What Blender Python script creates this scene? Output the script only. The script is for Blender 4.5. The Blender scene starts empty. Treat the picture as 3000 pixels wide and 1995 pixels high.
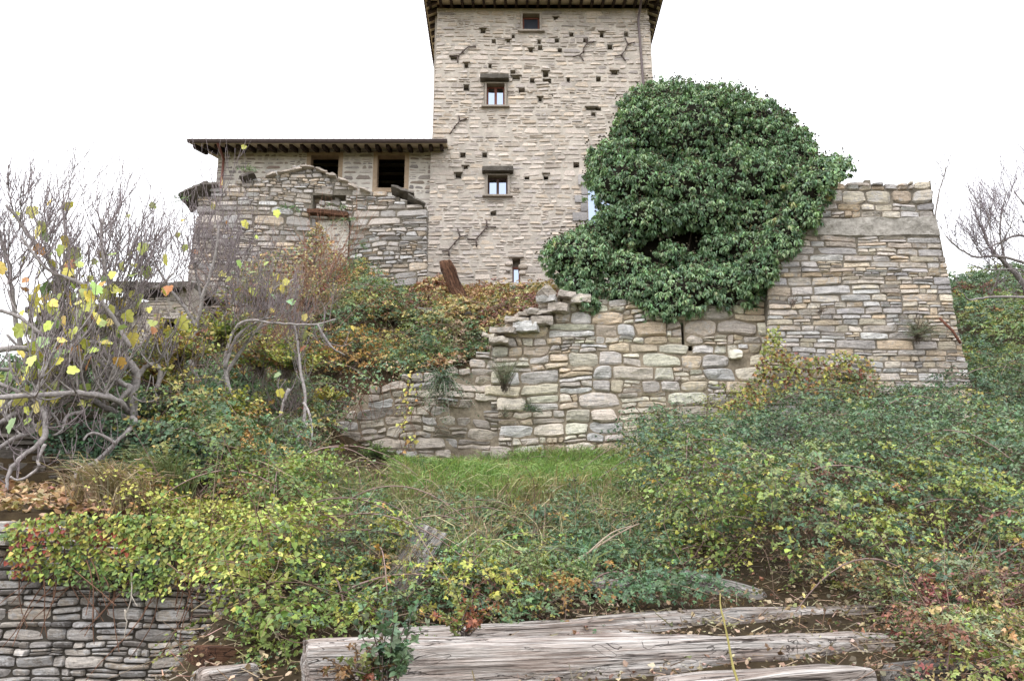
import bpy, math, random
import numpy as np
from mathutils import Vector, Matrix

# ------------------------------------------------------------------ camera, world, sun, exposure
scene = bpy.context.scene
EYE = 1.6
PITCH = math.radians(13.0)
FPX = 2500.0                       # focal length in photograph pixels (3000 wide)
cam_d = bpy.data.cameras.new("camera")
cam = bpy.data.objects.new("camera", cam_d)
scene.collection.objects.link(cam)
cam.location = (0, 0, EYE)
cam.rotation_euler = (math.radians(90) + PITCH, 0, 0)
cam_d.sensor_width = 36.0
cam_d.lens = 36.0 * FPX / 3000.0
cam_d.clip_start = 0.05
cam_d.clip_end = 2000
scene.camera = cam

SUN_EL, SUN_AZ = math.radians(52), math.radians(205)     # azimuth clockwise from +Y
world = bpy.data.worlds.new("World")
scene.world = world
world.use_nodes = True
wn = world.node_tree
wn.nodes.clear()
sky = wn.nodes.new('ShaderNodeTexSky')
sky.sky_type = 'NISHITA'
sky.sun_disc = False
sky.sun_elevation = SUN_EL
sky.sun_rotation = SUN_AZ
mixw = wn.nodes.new('ShaderNodeMix')
mixw.data_type = 'RGBA'
mixw.inputs['Factor'].default_value = 0.86               # closed cloud cover over the clear sky
mixw.inputs['B'].default_value = (9.5, 9.5, 9.65, 1)
wn.links.new(sky.outputs[0], mixw.inputs['A'])
bg = wn.nodes.new('ShaderNodeBackground')
bg.inputs['Strength'].default_value = 0.105
wn.links.new(mixw.outputs['Result'], bg.inputs['Color'])
wo = wn.nodes.new('ShaderNodeOutputWorld')
wn.links.new(bg.outputs[0], wo.inputs['Surface'])

sun_d = bpy.data.lights.new("sun", 'SUN')
sun_d.energy = 0.9
sun_d.angle = math.radians(28)
sun_d.color = (1.0, 0.98, 0.96)
sun = bpy.data.objects.new("sun", sun_d)
scene.collection.objects.link(sun)
sdir = Vector((math.sin(SUN_AZ) * math.cos(SUN_EL), math.cos(SUN_AZ) * math.cos(SUN_EL), math.sin(SUN_EL)))
sun.rotation_euler = sdir.to_track_quat('Z', 'Y').to_euler()
sun.location = (-6, -8, 20)

vs = scene.view_settings
vs.view_transform = 'Standard'
vs.look = 'None'
vs.exposure = 1.15
vs.gamma = 1.0
vs.use_curve_mapping = False
cy = scene.cycles
cy.max_bounces = 6
cy.diffuse_bounces = 3
cy.glossy_bounces = 2
cy.transmission_bounces = 3
cy.transparent_max_bounces = 4
cy.caustics_reflective = False
cy.caustics_refractive = False

# ------------------------------------------------------------------ helpers: space, noise, meshes
CP, SP = math.cos(PITCH), math.sin(PITCH)


def P(px, py, Y):
    """world point at depth Y (metres along +Y) seen at photograph pixel px, py"""
    dx = (px - 1500.0) / FPX
    dz = -(py - 997.5) / FPX
    dy = CP - dz * SP
    t = Y / dy
    return np.array([dx * t, Y, EYE + (SP + dz * CP) * t])


def PX(px, py, Y):
    p = P(px, py, Y)
    return float(p[0]), float(p[2])


def ppm(py, Y):
    """photograph pixels per metre at depth Y and row py"""
    dz = -(py - 997.5) / FPX
    return FPX * (CP - dz * SP) / Y


def _hash(ix, iy, iz, seed):
    h = (ix.astype(np.int64) * 374761393 + iy.astype(np.int64) * 668265263 + iz.astype(np.int64) * 2147483647 + seed * 144665) & 0xffffffff
    h = ((h ^ (h >> 13)) * 1274126177) & 0xffffffff
    h = ((h ^ (h >> 15)) * 2246822519) & 0xffffffff
    h = h ^ (h >> 16)
    return (h & 0xffffff) / float(0x7fffff) - 1.0


def noise3(p, seed=0):
    p = np.asarray(p, float)
    i = np.floor(p).astype(np.int64)
    f = p - i
    f = f * f * (3 - 2 * f)
    x, y, z = i[..., 0], i[..., 1], i[..., 2]
    fx, fy, fz = f[..., 0], f[..., 1], f[..., 2]
    r = 0
    for a in (0, 1):
        for b in (0, 1):
            for c in (0, 1):
                w = (fx if a else 1 - fx) * (fy if b else 1 - fy) * (fz if c else 1 - fz)
                r = r + w * _hash(x + a, y + b, z + c, seed)
    return r


def fbm(p, seed=0, oct=3):
    p = np.asarray(p, float)
    r, a, s = 0, 1.0, 0
    for k in range(oct):
        r = r + a * noise3(p * (2.03 ** k) + k * 17.3, seed + k)
        s += a
        a *= 0.5
    return r / s


def n2(x, y, seed=0, oct=2):
    x = np.asarray(x, float)
    return fbm(np.stack([x, np.asarray(y, float) + 0 * x, 0 * x + 0.37], -1), seed, oct)


def nrm(v):
    return v / np.maximum(np.linalg.norm(v, axis=-1, keepdims=True), 1e-9)


def s2l(c):
    c = np.asarray(c, float) / 255.0
    return np.where(c <= 0.04045, c / 12.92, ((c + 0.055) / 1.055) ** 2.4)


class MB:
    """collects geometry (world coordinates) and links it as ONE mesh object"""

    def __init__(self):
        self.v, self.f, self.c, self.n = [], [], [], 0

    def add(self, verts, faces, mat=0, col=None, smooth=True):
        verts = np.asarray(verts, np.float64).reshape(-1, 3)
        faces = np.asarray(faces, np.int64)
        self.v.append(verts)
        self.f.append((faces + self.n, mat, smooth))
        if col is None:
            col = np.full((len(verts), 3), 0.5)
        col = np.asarray(col, float)
        if col.ndim == 1:
            col = np.tile(col, (len(verts), 1))
        self.c.append(col)
        self.n += len(verts)
        return self

    def box(self, lo, hi, mat=0, col=None):
        x0, y0, z0 = lo
        x1, y1, z1 = hi
        v = [(x0, y0, z0), (x1, y0, z0), (x1, y1, z0), (x0, y1, z0), (x0, y0, z1), (x1, y0, z1), (x1, y1, z1), (x0, y1, z1)]
        f = [(0, 3, 2, 1), (4, 5, 6, 7), (0, 1, 5, 4), (1, 2, 6, 5), (2, 3, 7, 6), (3, 0, 4, 7)]
        return self.add(v, f, mat, col, False)

    def tube(self, pts, rad, sides=5, mat=0, col=None, cap=True):
        pts = np.asarray(pts, float)
        n = len(pts)
        rad = np.broadcast_to(np.asarray(rad, float), (n,))
        t = np.gradient(pts, axis=0)
        t = nrm(t)
        ref = np.array([0.31, 0.2, 0.93]) if abs(t[:, 2]).mean() < 0.8 else np.array([0.9, 0.35, 0.1])
        a = nrm(np.cross(t, ref))
        b = np.cross(t, a)
        ang = np.arange(sides) * 2 * math.pi / sides
        v = pts[:, None] + rad[:, None, None] * (np.cos(ang)[None, :, None] * a[:, None] + np.sin(ang)[None, :, None] * b[:, None])
        idx = np.arange(n * sides).reshape(n, sides)
        q = np.stack([idx[:-1], np.roll(idx[:-1], -1, 1), np.roll(idx[1:], -1, 1), idx[1:]], -1).reshape(-1, 4)
        base = self.n
        self.add(v.reshape(-1, 3), q, mat, col)
        if cap and sides >= 4:
            for row in (0, n - 1):
                ring = idx[row] if row else idx[row][::-1]
                self.f.append((base + ring[None, :], mat, False))
        return self

    def build(self, name, mats, parent=None, origin=None):
        V = np.concatenate(self.v)
        if parent is not None:
            origin = np.array(ORIG[parent.name])
        elif origin is None:
            origin = np.array([(V[:, 0].min() + V[:, 0].max()) / 2, (V[:, 1].min() + V[:, 1].max()) / 2, V[:, 2].min()])
        origin = np.asarray(origin, float)
        me = bpy.data.meshes.new(name)
        nl = sum(f.size for f, m, s in self.f)
        nf = sum(len(f) for f, m, s in self.f)
        me.vertices.add(len(V))
        me.vertices.foreach_set('co', (V - origin).astype(np.float32).ravel())
        me.loops.add(nl)
        me.polygons.add(nf)
        me.loops.foreach_set('vertex_index', np.concatenate([f.ravel() for f, m, s in self.f]).astype(np.int32))
        tot = np.concatenate([np.full(len(f), f.shape[1]) for f, m, s in self.f])
        st = np.concatenate([[0], np.cumsum(tot)[:-1]]).astype(np.int32)
        me.polygons.foreach_set('loop_start', st)
        me.polygons.foreach_set('material_index', np.concatenate([np.full(len(f), m) for f, m, s in self.f]).astype(np.int32))
        me.polygons.foreach_set('use_smooth', np.concatenate([np.full(len(f), s) for f, m, s in self.f]).astype(bool))
        ca = me.color_attributes.new('Col', 'FLOAT_COLOR', 'POINT')
        C = np.concatenate(self.c)
        ca.data.foreach_set('color', np.concatenate([C, np.ones((len(C), 1))], 1).astype(np.float32).ravel())
        for m in (mats if isinstance(mats, (list, tuple)) else [mats]):
            me.materials.append(m)
        me.update(calc_edges=True)
        me.validate()
        o = bpy.data.objects.new(name, me)
        scene.collection.objects.link(o)
        if parent is not None:
            o.parent = parent
        else:
            o.location = origin
        ORIG[o.name] = tuple(origin)
        return o


ORIG = {}


def thing(name, loc, label, cat, group=None, kind=None):
    o = bpy.data.objects.new(name, None)
    scene.collection.objects.link(o)
    o.location = tuple(float(a) for a in loc)
    o.empty_display_size = 0.2
    ORIG[o.name] = tuple(float(a) for a in loc)
    return tag(o, label, cat, group, kind)


def tag(o, label, cat, group=None, kind=None):
    o['label'] = label
    o['category'] = cat
    o['kind'] = kind or 'thing'
    if group:
        o['group'] = group
    return o


# ------------------------------------------------------------------ materials
def nodes(name):
    m = bpy.data.materials.new(name)
    m.use_nodes = True
    nt = m.node_tree
    b = nt.nodes['Principled BSDF']
    return m, nt, b


def N(nt, t, **kw):
    n = nt.nodes.new(t)
    for k, v in kw.items():
        if k in n.inputs:
            n.inputs[k].default_value = v
        else:
            setattr(n, k, v)
    return n


def ramp(nt, fac, stops):
    r = nt.nodes.new('ShaderNodeValToRGB')
    e = r.color_ramp.elements
    while len(e) > 1:
        e.remove(e[0])
    e[0].position = stops[0][0]
    e[0].color = tuple(stops[0][1]) + (1,)
    for p, c in stops[1:]:
        k = e.new(p)
        k.color = tuple(c) + (1,)
    nt.links.new(fac, r.inputs[0])
    return r.outputs[0]


def mixc(nt, fac, a, b, blend='MIX'):
    m = nt.nodes.new('ShaderNodeMix')
    m.data_type = 'RGBA'
    m.blend_type = blend
    for sock, val in ((m.inputs['Factor'], fac), (m.inputs['A'], a), (m.inputs['B'], b)):
        if hasattr(val, 'is_output'):
            nt.links.new(val, sock)
        elif isinstance(val, (int, float)):
            sock.default_value = val
        else:
            sock.default_value = tuple(val) + (1,)
    return m.outputs['Result']


def texco(nt, scale=(1, 1, 1)):
    tc = nt.nodes.new('ShaderNodeTexCoord')
    mp = nt.nodes.new('ShaderNodeMapping')
    mp.inputs['Scale'].default_value = scale
    nt.links.new(tc.outputs['Object'], mp.inputs[0])
    return mp.outputs[0]


def noise_tex(nt, co, scale, detail=4, rough=0.55):
    n = N(nt, 'ShaderNodeTexNoise', Scale=scale, Detail=detail, Roughness=rough)
    nt.links.new(co, n.inputs['Vector'])
    return n.outputs['Fac']


def smoothband(nt, v, lo, hi):
    m = nt.nodes.new('ShaderNodeMapRange')
    m.interpolation_type = 'SMOOTHSTEP'
    m.inputs['From Min'].default_value = lo
    m.inputs['From Max'].default_value = hi
    nt.links.new(v, m.inputs['Value'])
    return m.outputs['Result']


def math_n(nt, op, a, b=None):
    m = nt.nodes.new('ShaderNodeMath')
    m.operation = op
    for k, v in enumerate((a, b)):
        if v is None:
            continue
        if hasattr(v, 'is_output'):
            nt.links.new(v, m.inputs[k])
        else:
            m.inputs[k].default_value = v
    return m.outputs[0]


STONE_K = 0.76


def stone_tone(c, lift=1.0, sat=0.70):
    c = np.asarray(c, float)
    l = c @ np.array([.3, .59, .11])
    return np.clip((l + (c - l) * sat) * lift * np.array([1.005, .99, 1.0]), 0, 238)



def stone_mat(name, palette, lichen=(0.62, 0.72), stain=(0.55, 0.75), stain_col=(90, 84, 76), lich_col=(205, 203, 196), scale=1.0, bump=0.35, k=STONE_K, lift=1.0):
    """per-stone tone from the stones' own random attribute, plus grain, bedding, dark weather stains and pale lichen"""
    palette = [stone_tone(c, lift) for c in palette]
    stain_col, lich_col = stone_tone(stain_col), stone_tone(lich_col)
    m, nt, b = nodes(name)
    at = N(nt, 'ShaderNodeAttribute', attribute_name='Col')
    sep = nt.nodes.new('ShaderNodeSeparateColor')
    nt.links.new(at.outputs['Color'], sep.inputs[0])
    n = len(palette)
    base = ramp(nt, sep.outputs[0], [(i / (n - 1), s2l(c) * k) for i, c in enumerate(palette)])
    co = texco(nt)
    bed = texco(nt, (1.2, 1.2, 7))
    g1 = noise_tex(nt, co, 26 * scale, 5, 0.65)
    g2 = noise_tex(nt, bed, 3.2 * scale, 4, 0.6)
    g3 = noise_tex(nt, co, 1.1 * scale, 4, 0.6)
    c = mixc(nt, 1.0, base, ramp(nt, sep.outputs[1], [(0, (0.74,) * 3), (1, (1.16,) * 3)]), 'MULTIPLY')
    c = mixc(nt, 1.0, c, ramp(nt, g1, [(0.25, (0.74,) * 3), (0.75, (1.2,) * 3)]), 'MULTIPLY')
    c = mixc(nt, 1.0, c, ramp(nt, g2, [(0.3, (0.86, 0.86, 0.88)), (0.7, (1.1, 1.08, 1.05))]), 'MULTIPLY')
    c = mixc(nt, math_n(nt, 'MULTIPLY', smoothband(nt, g3, *stain), 0.6), c, s2l(stain_col) * k)
    fis = N(nt, 'ShaderNodeTexNoise', Scale=2.2 * scale, Detail=5, Roughness=0.6, Distortion=0.4)
    nt.links.new(texco(nt, (1.3, 1.3, 15)), fis.inputs['Vector'])
    fk = math_n(nt, 'SUBTRACT', 1.0, smoothband(nt, math_n(nt, 'ABSOLUTE', math_n(nt, 'SUBTRACT', fis.outputs['Fac'], 0.47)), 0.002, 0.022))
    c = mixc(nt, math_n(nt, 'MULTIPLY', fk, 0.32), c, s2l((92, 86, 80)) * k)
    lsrc = math_n(nt, 'ADD', noise_tex(nt, co, 9 * scale, 6, 0.7), math_n(nt, 'MULTIPLY', sep.outputs[2], 0.16))
    c = mixc(nt, math_n(nt, 'MULTIPLY', smoothband(nt, lsrc, *lichen), 0.75), c, s2l(lich_col) * k)
    nt.links.new(c, b.inputs['Base Color'])
    b.inputs['Roughness'].default_value = 0.93
    b.inputs['Specular IOR Level'].default_value = 0.2
    bp = N(nt, 'ShaderNodeBump', Strength=bump, Distance=0.02)
    hsum = math_n(nt, 'SUBTRACT', math_n(nt, 'ADD', g1, math_n(nt, 'MULTIPLY', g2, 1.6)), math_n(nt, 'MULTIPLY', fk, 0.4))
    nt.links.new(hsum, bp.inputs['Height'])
    nt.links.new(bp.outputs[0], b.inputs['Normal'])
    return m


def earth_mat(name, stops, scale=8, bump=0.5, k=0.8, rough=0.95):
    m, nt, b = nodes(name)
    co = texco(nt)
    a = noise_tex(nt, co, scale, 6, 0.65)
    c = ramp(nt, a, [(p, s2l(q) * k) for p, q in stops])
    d = noise_tex(nt, co, scale * 0.17, 3)
    c = mixc(nt, 1.0, c, ramp(nt, d, [(0.3, (0.75,) * 3), (0.7, (1.15,) * 3)]), 'MULTIPLY')
    nt.links.new(c, b.inputs['Base Color'])
    b.inputs['Roughness'].default_value = rough
    b.inputs['Specular IOR Level'].default_value = 0.2
    bp = N(nt, 'ShaderNodeBump', Strength=bump, Distance=0.03)
    nt.links.new(a, bp.inputs['Height'])
    nt.links.new(bp.outputs[0], b.inputs['Normal'])
    return m


def wood_mat(name, dark, mid, light, axis_scale=(1.0, 14, 14), k=0.8, crack=0.5):
    """weathered timber: grain runs along the object's X axis"""
    m, nt, b = nodes(name)
    co = texco(nt, axis_scale)
    wv = texco(nt, (1.5, 1.5, 1.5))
    n1 = N(nt, 'ShaderNodeTexNoise', Scale=1.6, Detail=7, Roughness=0.62, Distortion=0.7)
    nt.links.new(co, n1.inputs['Vector'])
    big = noise_tex(nt, wv, 1.7, 4)
    n3 = N(nt, 'ShaderNodeTexNoise', Scale=5.0, Detail=5, Roughness=0.7, Distortion=0.5)
    nt.links.new(co, n3.inputs['Vector'])
    c = ramp(nt, n1.outputs['Fac'], [(0.30, s2l(dark) * k), (0.46, s2l(mid) * k), (0.62, s2l(light) * k)])
    c = mixc(nt, smoothband(nt, big, 0.42, 0.7), c, mixc(nt, 0.4, c, s2l(light) * k))
    c = mixc(nt, math_n(nt, 'MULTIPLY', smoothband(nt, noise_tex(nt, texco(nt, (.8, 3, 3)), 2.3, 5), .5, .72), .5), c, s2l(dark) * k)
    c = mixc(nt, 1.0, c, ramp(nt, n3.outputs['Fac'], [(0.3, (0.42,) * 3), (0.55, (1.05,) * 3)]), 'MULTIPLY')
    n2_ = N(nt, 'ShaderNodeTexNoise', Scale=0.9, Detail=5, Roughness=0.55, Distortion=1.0)
    nt.links.new(co, n2_.inputs['Vector'])
    ck = math_n(nt, 'ABSOLUTE', math_n(nt, 'SUBTRACT', n2_.outputs['Fac'], 0.5))
    ckm = math_n(nt, 'SUBTRACT', 1.0, smoothband(nt, ck, 0.002, 0.016))
    fine = N(nt, 'ShaderNodeTexNoise', Scale=1.0, Detail=4, Roughness=0.7)
    nt.links.new(texco(nt, (axis_scale[0] * 3, axis_scale[1] * 6, axis_scale[2] * 6)), fine.inputs['Vector'])
    c = mixc(nt, 1.0, c, ramp(nt, fine.outputs['Fac'], [(0.32, (0.6,) * 3), (0.48, (1.0,) * 3), (0.7, (1.15,) * 3)]), 'MULTIPLY')
    kn = N(nt, 'ShaderNodeTexNoise', Scale=1.0, Detail=3, Roughness=0.5, Distortion=1.5)
    nt.links.new(texco(nt, (1.6, 5, 5)), kn.inputs['Vector'])
    knk = math_n(nt, 'SUBTRACT', 1.0, smoothband(nt, math_n(nt, 'ABSOLUTE', math_n(nt, 'SUBTRACT', kn.outputs['Fac'], 0.56)), 0.001, 0.007))
    ckm = math_n(nt, 'MAXIMUM', ckm, knk)
    c = mixc(nt, math_n(nt, 'MULTIPLY', ckm, crack), c, s2l((52, 42, 38)) * k)
    nt.links.new(c, b.inputs['Base Color'])
    b.inputs['Roughness'].default_value = 0.85
    b.inputs['Specular IOR Level'].default_value = 0.25
    bp = N(nt, 'ShaderNodeBump', Strength=0.9, Distance=0.02)
    hh = math_n(nt, 'SUBTRACT', math_n(nt, 'ADD', n1.outputs['Fac'], fine.outputs['Fac']), math_n(nt, 'MULTIPLY', ckm, 0.8))
    nt.links.new(hh, bp.inputs['Height'])
    nt.links.new(bp.outputs[0], b.inputs['Normal'])
    return m


def leaf_mat(name, rough=0.55, trans=0.22, spec=0.3):
    """colour of each leaf comes from its own attribute"""
    m, nt, b = nodes(name)
    at = N(nt, 'ShaderNodeAttribute', attribute_name='Col')
    nt.links.new(at.outputs['Color'], b.inputs['Base Color'])
    b.inputs['Roughness'].default_value = rough
    b.inputs['Specular IOR Level'].default_value = spec
    tr = nt.nodes.new('ShaderNodeBsdfTranslucent')
    tc = mixc(nt, 1.0, at.outputs['Color'], (1.1, 1.15, 0.6), 'MULTIPLY')
    nt.links.new(tc, tr.inputs['Color'])
    mx = nt.nodes.new('ShaderNodeMixShader')
    mx.inputs[0].default_value = trans
    nt.links.new(b.outputs[0], mx.inputs[1])
    nt.links.new(tr.outputs[0], mx.inputs[2])
    nt.links.new(mx.outputs[0], nt.nodes['Material Output'].inputs['Surface'])
    return m


def attr_mat(name, rough=0.9, noise=0.35, scale=30):
    """plain matt surface coloured by its own attribute, with fine mottling (bark, stalks)"""
    m, nt, b = nodes(name)
    at = N(nt, 'ShaderNodeAttribute', attribute_name='Col')
    a = noise_tex(nt, texco(nt), scale, 4)
    c = mixc(nt, 1.0, at.outputs['Color'], ramp(nt, a, [(0.3, (1 - noise,) * 3), (0.7, (1 + noise,) * 3)]), 'MULTIPLY')
    nt.links.new(c, b.inputs['Base Color'])
    b.inputs['Roughness'].default_value = rough
    b.inputs['Specular IOR Level'].default_value = 0.2
    return m


def plain_mat(name, col, rough=0.6, metal=0.0, noise=0.15, scale=12):
    m, nt, b = nodes(name)
    a = noise_tex(nt, texco(nt), scale, 4)
    c = ramp(nt, a, [(0.3, s2l(col) * (1 - noise)), (0.7, s2l(col) * (1 + noise))])
    nt.links.new(c, b.inputs['Base Color'])
    b.inputs['Roughness'].default_value = rough
    b.inputs['Metallic'].default_value = metal
    return m


def glass_mat(name):
    m, nt, b = nodes(name)
    b.inputs['Base Color'].default_value = (0.02, 0.025, 0.03, 1)
    b.inputs['Roughness'].default_value = 0.05
    gl = nt.nodes.new('ShaderNodeBsdfGlossy')
    gl.inputs['Color'].default_value = (0.46, 0.54, 0.68, 1)
    gl.inputs['Roughness'].default_value = 0.03
    mx = nt.nodes.new('ShaderNodeMixShader')
    mx.inputs[0].default_value = 0.8
    nt.links.new(b.outputs[0], mx.inputs[1])
    nt.links.new(gl.outputs[0], mx.inputs[2])
    nt.links.new(mx.outputs[0], nt.nodes['Material Output'].inputs['Surface'])
    return m


M = {}
M['tower_stone'] = stone_mat('tower_stone', [(176, 169, 161), (199, 187, 171), (208, 196, 177), (201, 184, 157), (188, 178, 163), (210, 200, 184)], lichen=(0.66, 0.78), stain=(0.6, 0.82), scale=1.0, lift=1.1)
M['tower_mortar'] = earth_mat('tower_mortar', [(0.3, (188, 179, 169)), (0.7, (212, 203, 192))], 10, 0.5)
M['wing_stone'] = stone_mat('wing_stone', [(170, 166, 160), (198, 188, 174), (188, 170, 146), (158, 152, 148), (205, 198, 184), (180, 154, 134)], lichen=(0.7, 0.8), stain=(0.65, 0.85))
M['wing_mortar'] = earth_mat('wing_mortar', [(0.3, (216, 208, 197)), (0.7, (236, 230, 220))], 10, 0.4)
M['ruin_stone'] = stone_mat('ruin_stone', [(152, 150, 146), (178, 170, 156), (166, 160, 150), (186, 168, 138), (140, 138, 135), (200, 192, 178)], lichen=(0.57, 0.68), stain=(0.57, 0.8), bump=0.7, lift=1.3)
M['ruin_earth'] = earth_mat('ruin_earth', [(0.3, (112, 106, 96)), (0.7, (150, 142, 130))], 14, 0.6)
M['rampart_stone'] = stone_mat('rampart_stone', [(166, 161, 154), (194, 182, 162), (204, 190, 166), (190, 170, 138), (178, 172, 162), (214, 205, 190)], lichen=(0.63, 0.74), stain=(0.58, 0.82), bump=0.8, lift=1.26)
M['rampart_earth'] = earth_mat('rampart_earth', [(0.3, (122, 111, 95)), (0.7, (172, 160, 142))], 14, 0.6)
M['bastion_stone'] = stone_mat('bastion_stone', [(162, 162, 162), (190, 181, 166), (200, 186, 162), (192, 170, 136), (172, 170, 166), (206, 199, 186)], lichen=(0.62, 0.72), stain=(0.58, 0.8), bump=0.8, lift=1.24)
M['bastion_mortar'] = earth_mat('bastion_mortar', [(0.3, (110, 103, 93)), (0.7, (156, 147, 134))], 14, 0.6)
M['dry_stone'] = stone_mat('dry_stone', [(148, 146, 138), (166, 161, 149), (152, 147, 136), (170, 159, 138), (136, 134, 129), (170, 166, 156)], lichen=(0.59, 0.66), stain=(0.54, 0.76), stain_col=(84, 82, 74), lich_col=(214, 216, 212), scale=2.0, bump=0.7, lift=1.34)
M['dry_earth'] = earth_mat('dry_earth', [(0.3, (62, 58, 52)), (0.7, (92, 86, 78))], 20, 0.6)
M['weathered_stone'] = stone_mat('weathered_stone', [(150, 144, 134), (178, 168, 152), (168, 158, 142), (190, 178, 158), (160, 152, 140), (204, 198, 188)], lichen=(0.63, 0.74), stain=(0.48, 0.72), stain_col=(128, 118, 104), bump=0.8, lift=1.3)
M['old_stone'] = stone_mat('old_stone', [(120, 114, 103), (132, 126, 113), (110, 105, 97), (138, 129, 111)], lichen=(0.66, 0.78), stain=(0.45, 0.7), stain_col=(66, 60, 50), bump=0.6)
M['concrete'] = earth_mat('concrete', [(0.25, (142, 137, 130)), (0.5, (186, 180, 172)), (0.75, (212, 207, 199))], 11, 1.0, 0.74)
M['sandstone_trim'] = stone_mat('sandstone_trim', [(184, 174, 156), (198, 188, 168)], lichen=(0.7, 0.85), stain=(0.5, 0.8), stain_col=(110, 102, 84), bump=0.3)
M['grey_ashlar'] = stone_mat('grey_ashlar', [(176, 176, 174), (196, 194, 190)], lichen=(0.7, 0.85), stain=(0.7, 0.9), bump=0.3)
M['plaster_frame'] = earth_mat('plaster_frame', [(0.3, (176, 154, 130)), (0.7, (196, 174, 150))], 12, 0.2)
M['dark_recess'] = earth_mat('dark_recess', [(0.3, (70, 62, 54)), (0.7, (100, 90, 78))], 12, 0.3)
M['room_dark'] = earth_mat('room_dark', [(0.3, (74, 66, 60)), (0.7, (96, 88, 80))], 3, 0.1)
M['rafter_wood'] = wood_mat('rafter_wood', (44, 34, 28), (62, 48, 40), (84, 68, 56), (14, 1, 14), crack=0.2)
M['soffit'] = earth_mat('soffit', [(0.3, (216, 200, 168)), (0.7, (234, 220, 190))], 6, 0.2)
M['roof_tile'] = earth_mat('roof_tile', [(0.3, (92, 74, 62)), (0.6, (128, 98, 80)), (0.8, (150, 128, 108))], 7, 0.4)
M['gutter_metal'] = plain_mat('gutter_metal', (96, 84, 84), 0.5, 0.3)
M['copper_pipe'] = plain_mat('copper_pipe', (128, 84, 74), 0.5, 0.4)
M['iron'] = plain_mat('iron', (92, 80, 76), 0.8, 0.2, 0.3, 25)
M['rust'] = plain_mat('rust', (98, 60, 44), 0.9, 0.0, 0.4, 25)
M['window_wood'] = plain_mat('window_wood', (122, 70, 56), 0.6, 0, 0.2)
M['dark_wood'] = plain_mat('dark_wood', (76, 54, 48), 0.6, 0, 0.2)
M['glass'] = glass_mat('glass')
M['dim_glass'] = plain_mat('dim_glass', (66, 72, 84), 0.15, 0, 0.1, 2)
M['beam_wood'] = wood_mat('beam_wood', (114, 94, 84), (194, 178, 168), (240, 234, 229), (0.5, 16, 16), k=0.78, crack=0.8)
M['beam_pink'] = wood_mat('beam_pink', (120, 92, 76), (186, 158, 136), (216, 198, 184), (0.55, 10, 10), k=0.78, crack=0.6)
M['grey_wood'] = wood_mat('grey_wood', (82, 76, 72), (138, 132, 126), (190, 186, 182), (0.9, 16, 16), crack=0.85)
M['brown_wood'] = wood_mat('brown_wood', (52, 34, 26), (98, 68, 52), (136, 100, 78), (1.2, 14, 14), crack=0.8)
M['dark_log'] = wood_mat('dark_log', (62, 54, 48), (104, 94, 86), (142, 132, 122), (1.0, 14, 14), crack=0.9)
M['leaf'] = leaf_mat('leaf', 0.5, 0.14, 0.35)
M['ivy_leaf'] = leaf_mat('ivy_leaf', 0.42, 0.2, 0.4)
M['bark'] = attr_mat('bark')
M['stalk'] = attr_mat('stalk', 0.85, 0.25, 40)
M['soil'] = earth_mat('soil', [(0.25, (66, 54, 40)), (0.5, (96, 80, 58)), (0.75, (122, 106, 76))], 5, 0.8, 0.38)  # colour darkened to paint shade into the gaps between plants
M['berry'] = attr_mat('berry', 0.8, 0.3, 60)

# ------------------------------------------------------------------ the ground
def _tps(pts):
    X = np.array([p[:2] for p in pts], float)
    Z = np.array([p[2] for p in pts], float)
    n = len(X)
    d2 = ((X[:, None] - X[None]) ** 2).sum(-1)
    K = np.where(d2 > 0, 0.5 * d2 * np.log(d2 + 1e-12), 0) + np.eye(n) * 0.4
    Pm = np.c_[np.ones(n), X]
    A = np.block([[K, Pm], [Pm.T, np.zeros((3, 3))]])
    w = np.linalg.solve(A, np.r_[Z, 0, 0, 0])
    return X, w


def _tps_eval(mdl, x, y):
    X, w = mdl
    x = np.asarray(x, float)
    y = np.asarray(y, float)
    r = w[-3] + w[-2] * x + w[-1] * y
    for k in range(len(X)):
        d2 = (x - X[k, 0]) ** 2 + (y - X[k, 1]) ** 2
        r = r + w[k] * 0.5 * d2 * np.log(d2 + 1e-12)
    return r


SLOPE = _tps([(-1, 4, .5), (1, 4, .55), (4, 4, .5), (-1, 6, .95), (1, 6, .95), (4, 6.5, .95), (7, 7, 1.0),
              (-1, 9.5, 1.7), (1, 9.5, 1.6), (4, 9.5, 1.65), (8, 10, 1.9),
              (-1, 13, 2.45), (2, 13, 2.3), (5, 13, 2.5), (9, 13, 2.9),
              (-3, 16, 3.0), (0, 16.2, 2.95), (3, 16.2, 2.95), (6, 16, 3.1), (10, 16, 3.9), (14, 16, 4.6),
              (-3.2, 9.5, 2.1), (-3.4, 12.5, 2.7), (-4.3, 15, 3.9), (-5, 18, 5.5), (-5, 21, 7.0), (-4.5, 23, 8.2),
              (-6, 8, 2.0), (-5, 10.5, 2.95), (-8, 10.5, 2.9), (-8, 14, 4.0), (-8, 20, 5.7), (-12, 20, 5.2), (-14, 14, 3.6), (-12, 9, 2.6),
              (-8, 26, 8), (-13, 26, 6), (0, 26, 9), (4, 27, 9), (10, 21, 5.2), (12, 26, 7.8), (17, 27, 8.6), (16, 21, 6.5), (12, 34, 11.5), (20, 36, 12.5), (0, 36, 9.5), (-14, 36, 6.0)])


def sstep(a, b, x):
    t = np.clip((np.asarray(x, float) - a) / (b - a), 0, 1)
    return t * t * (3 - 2 * t)


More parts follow.
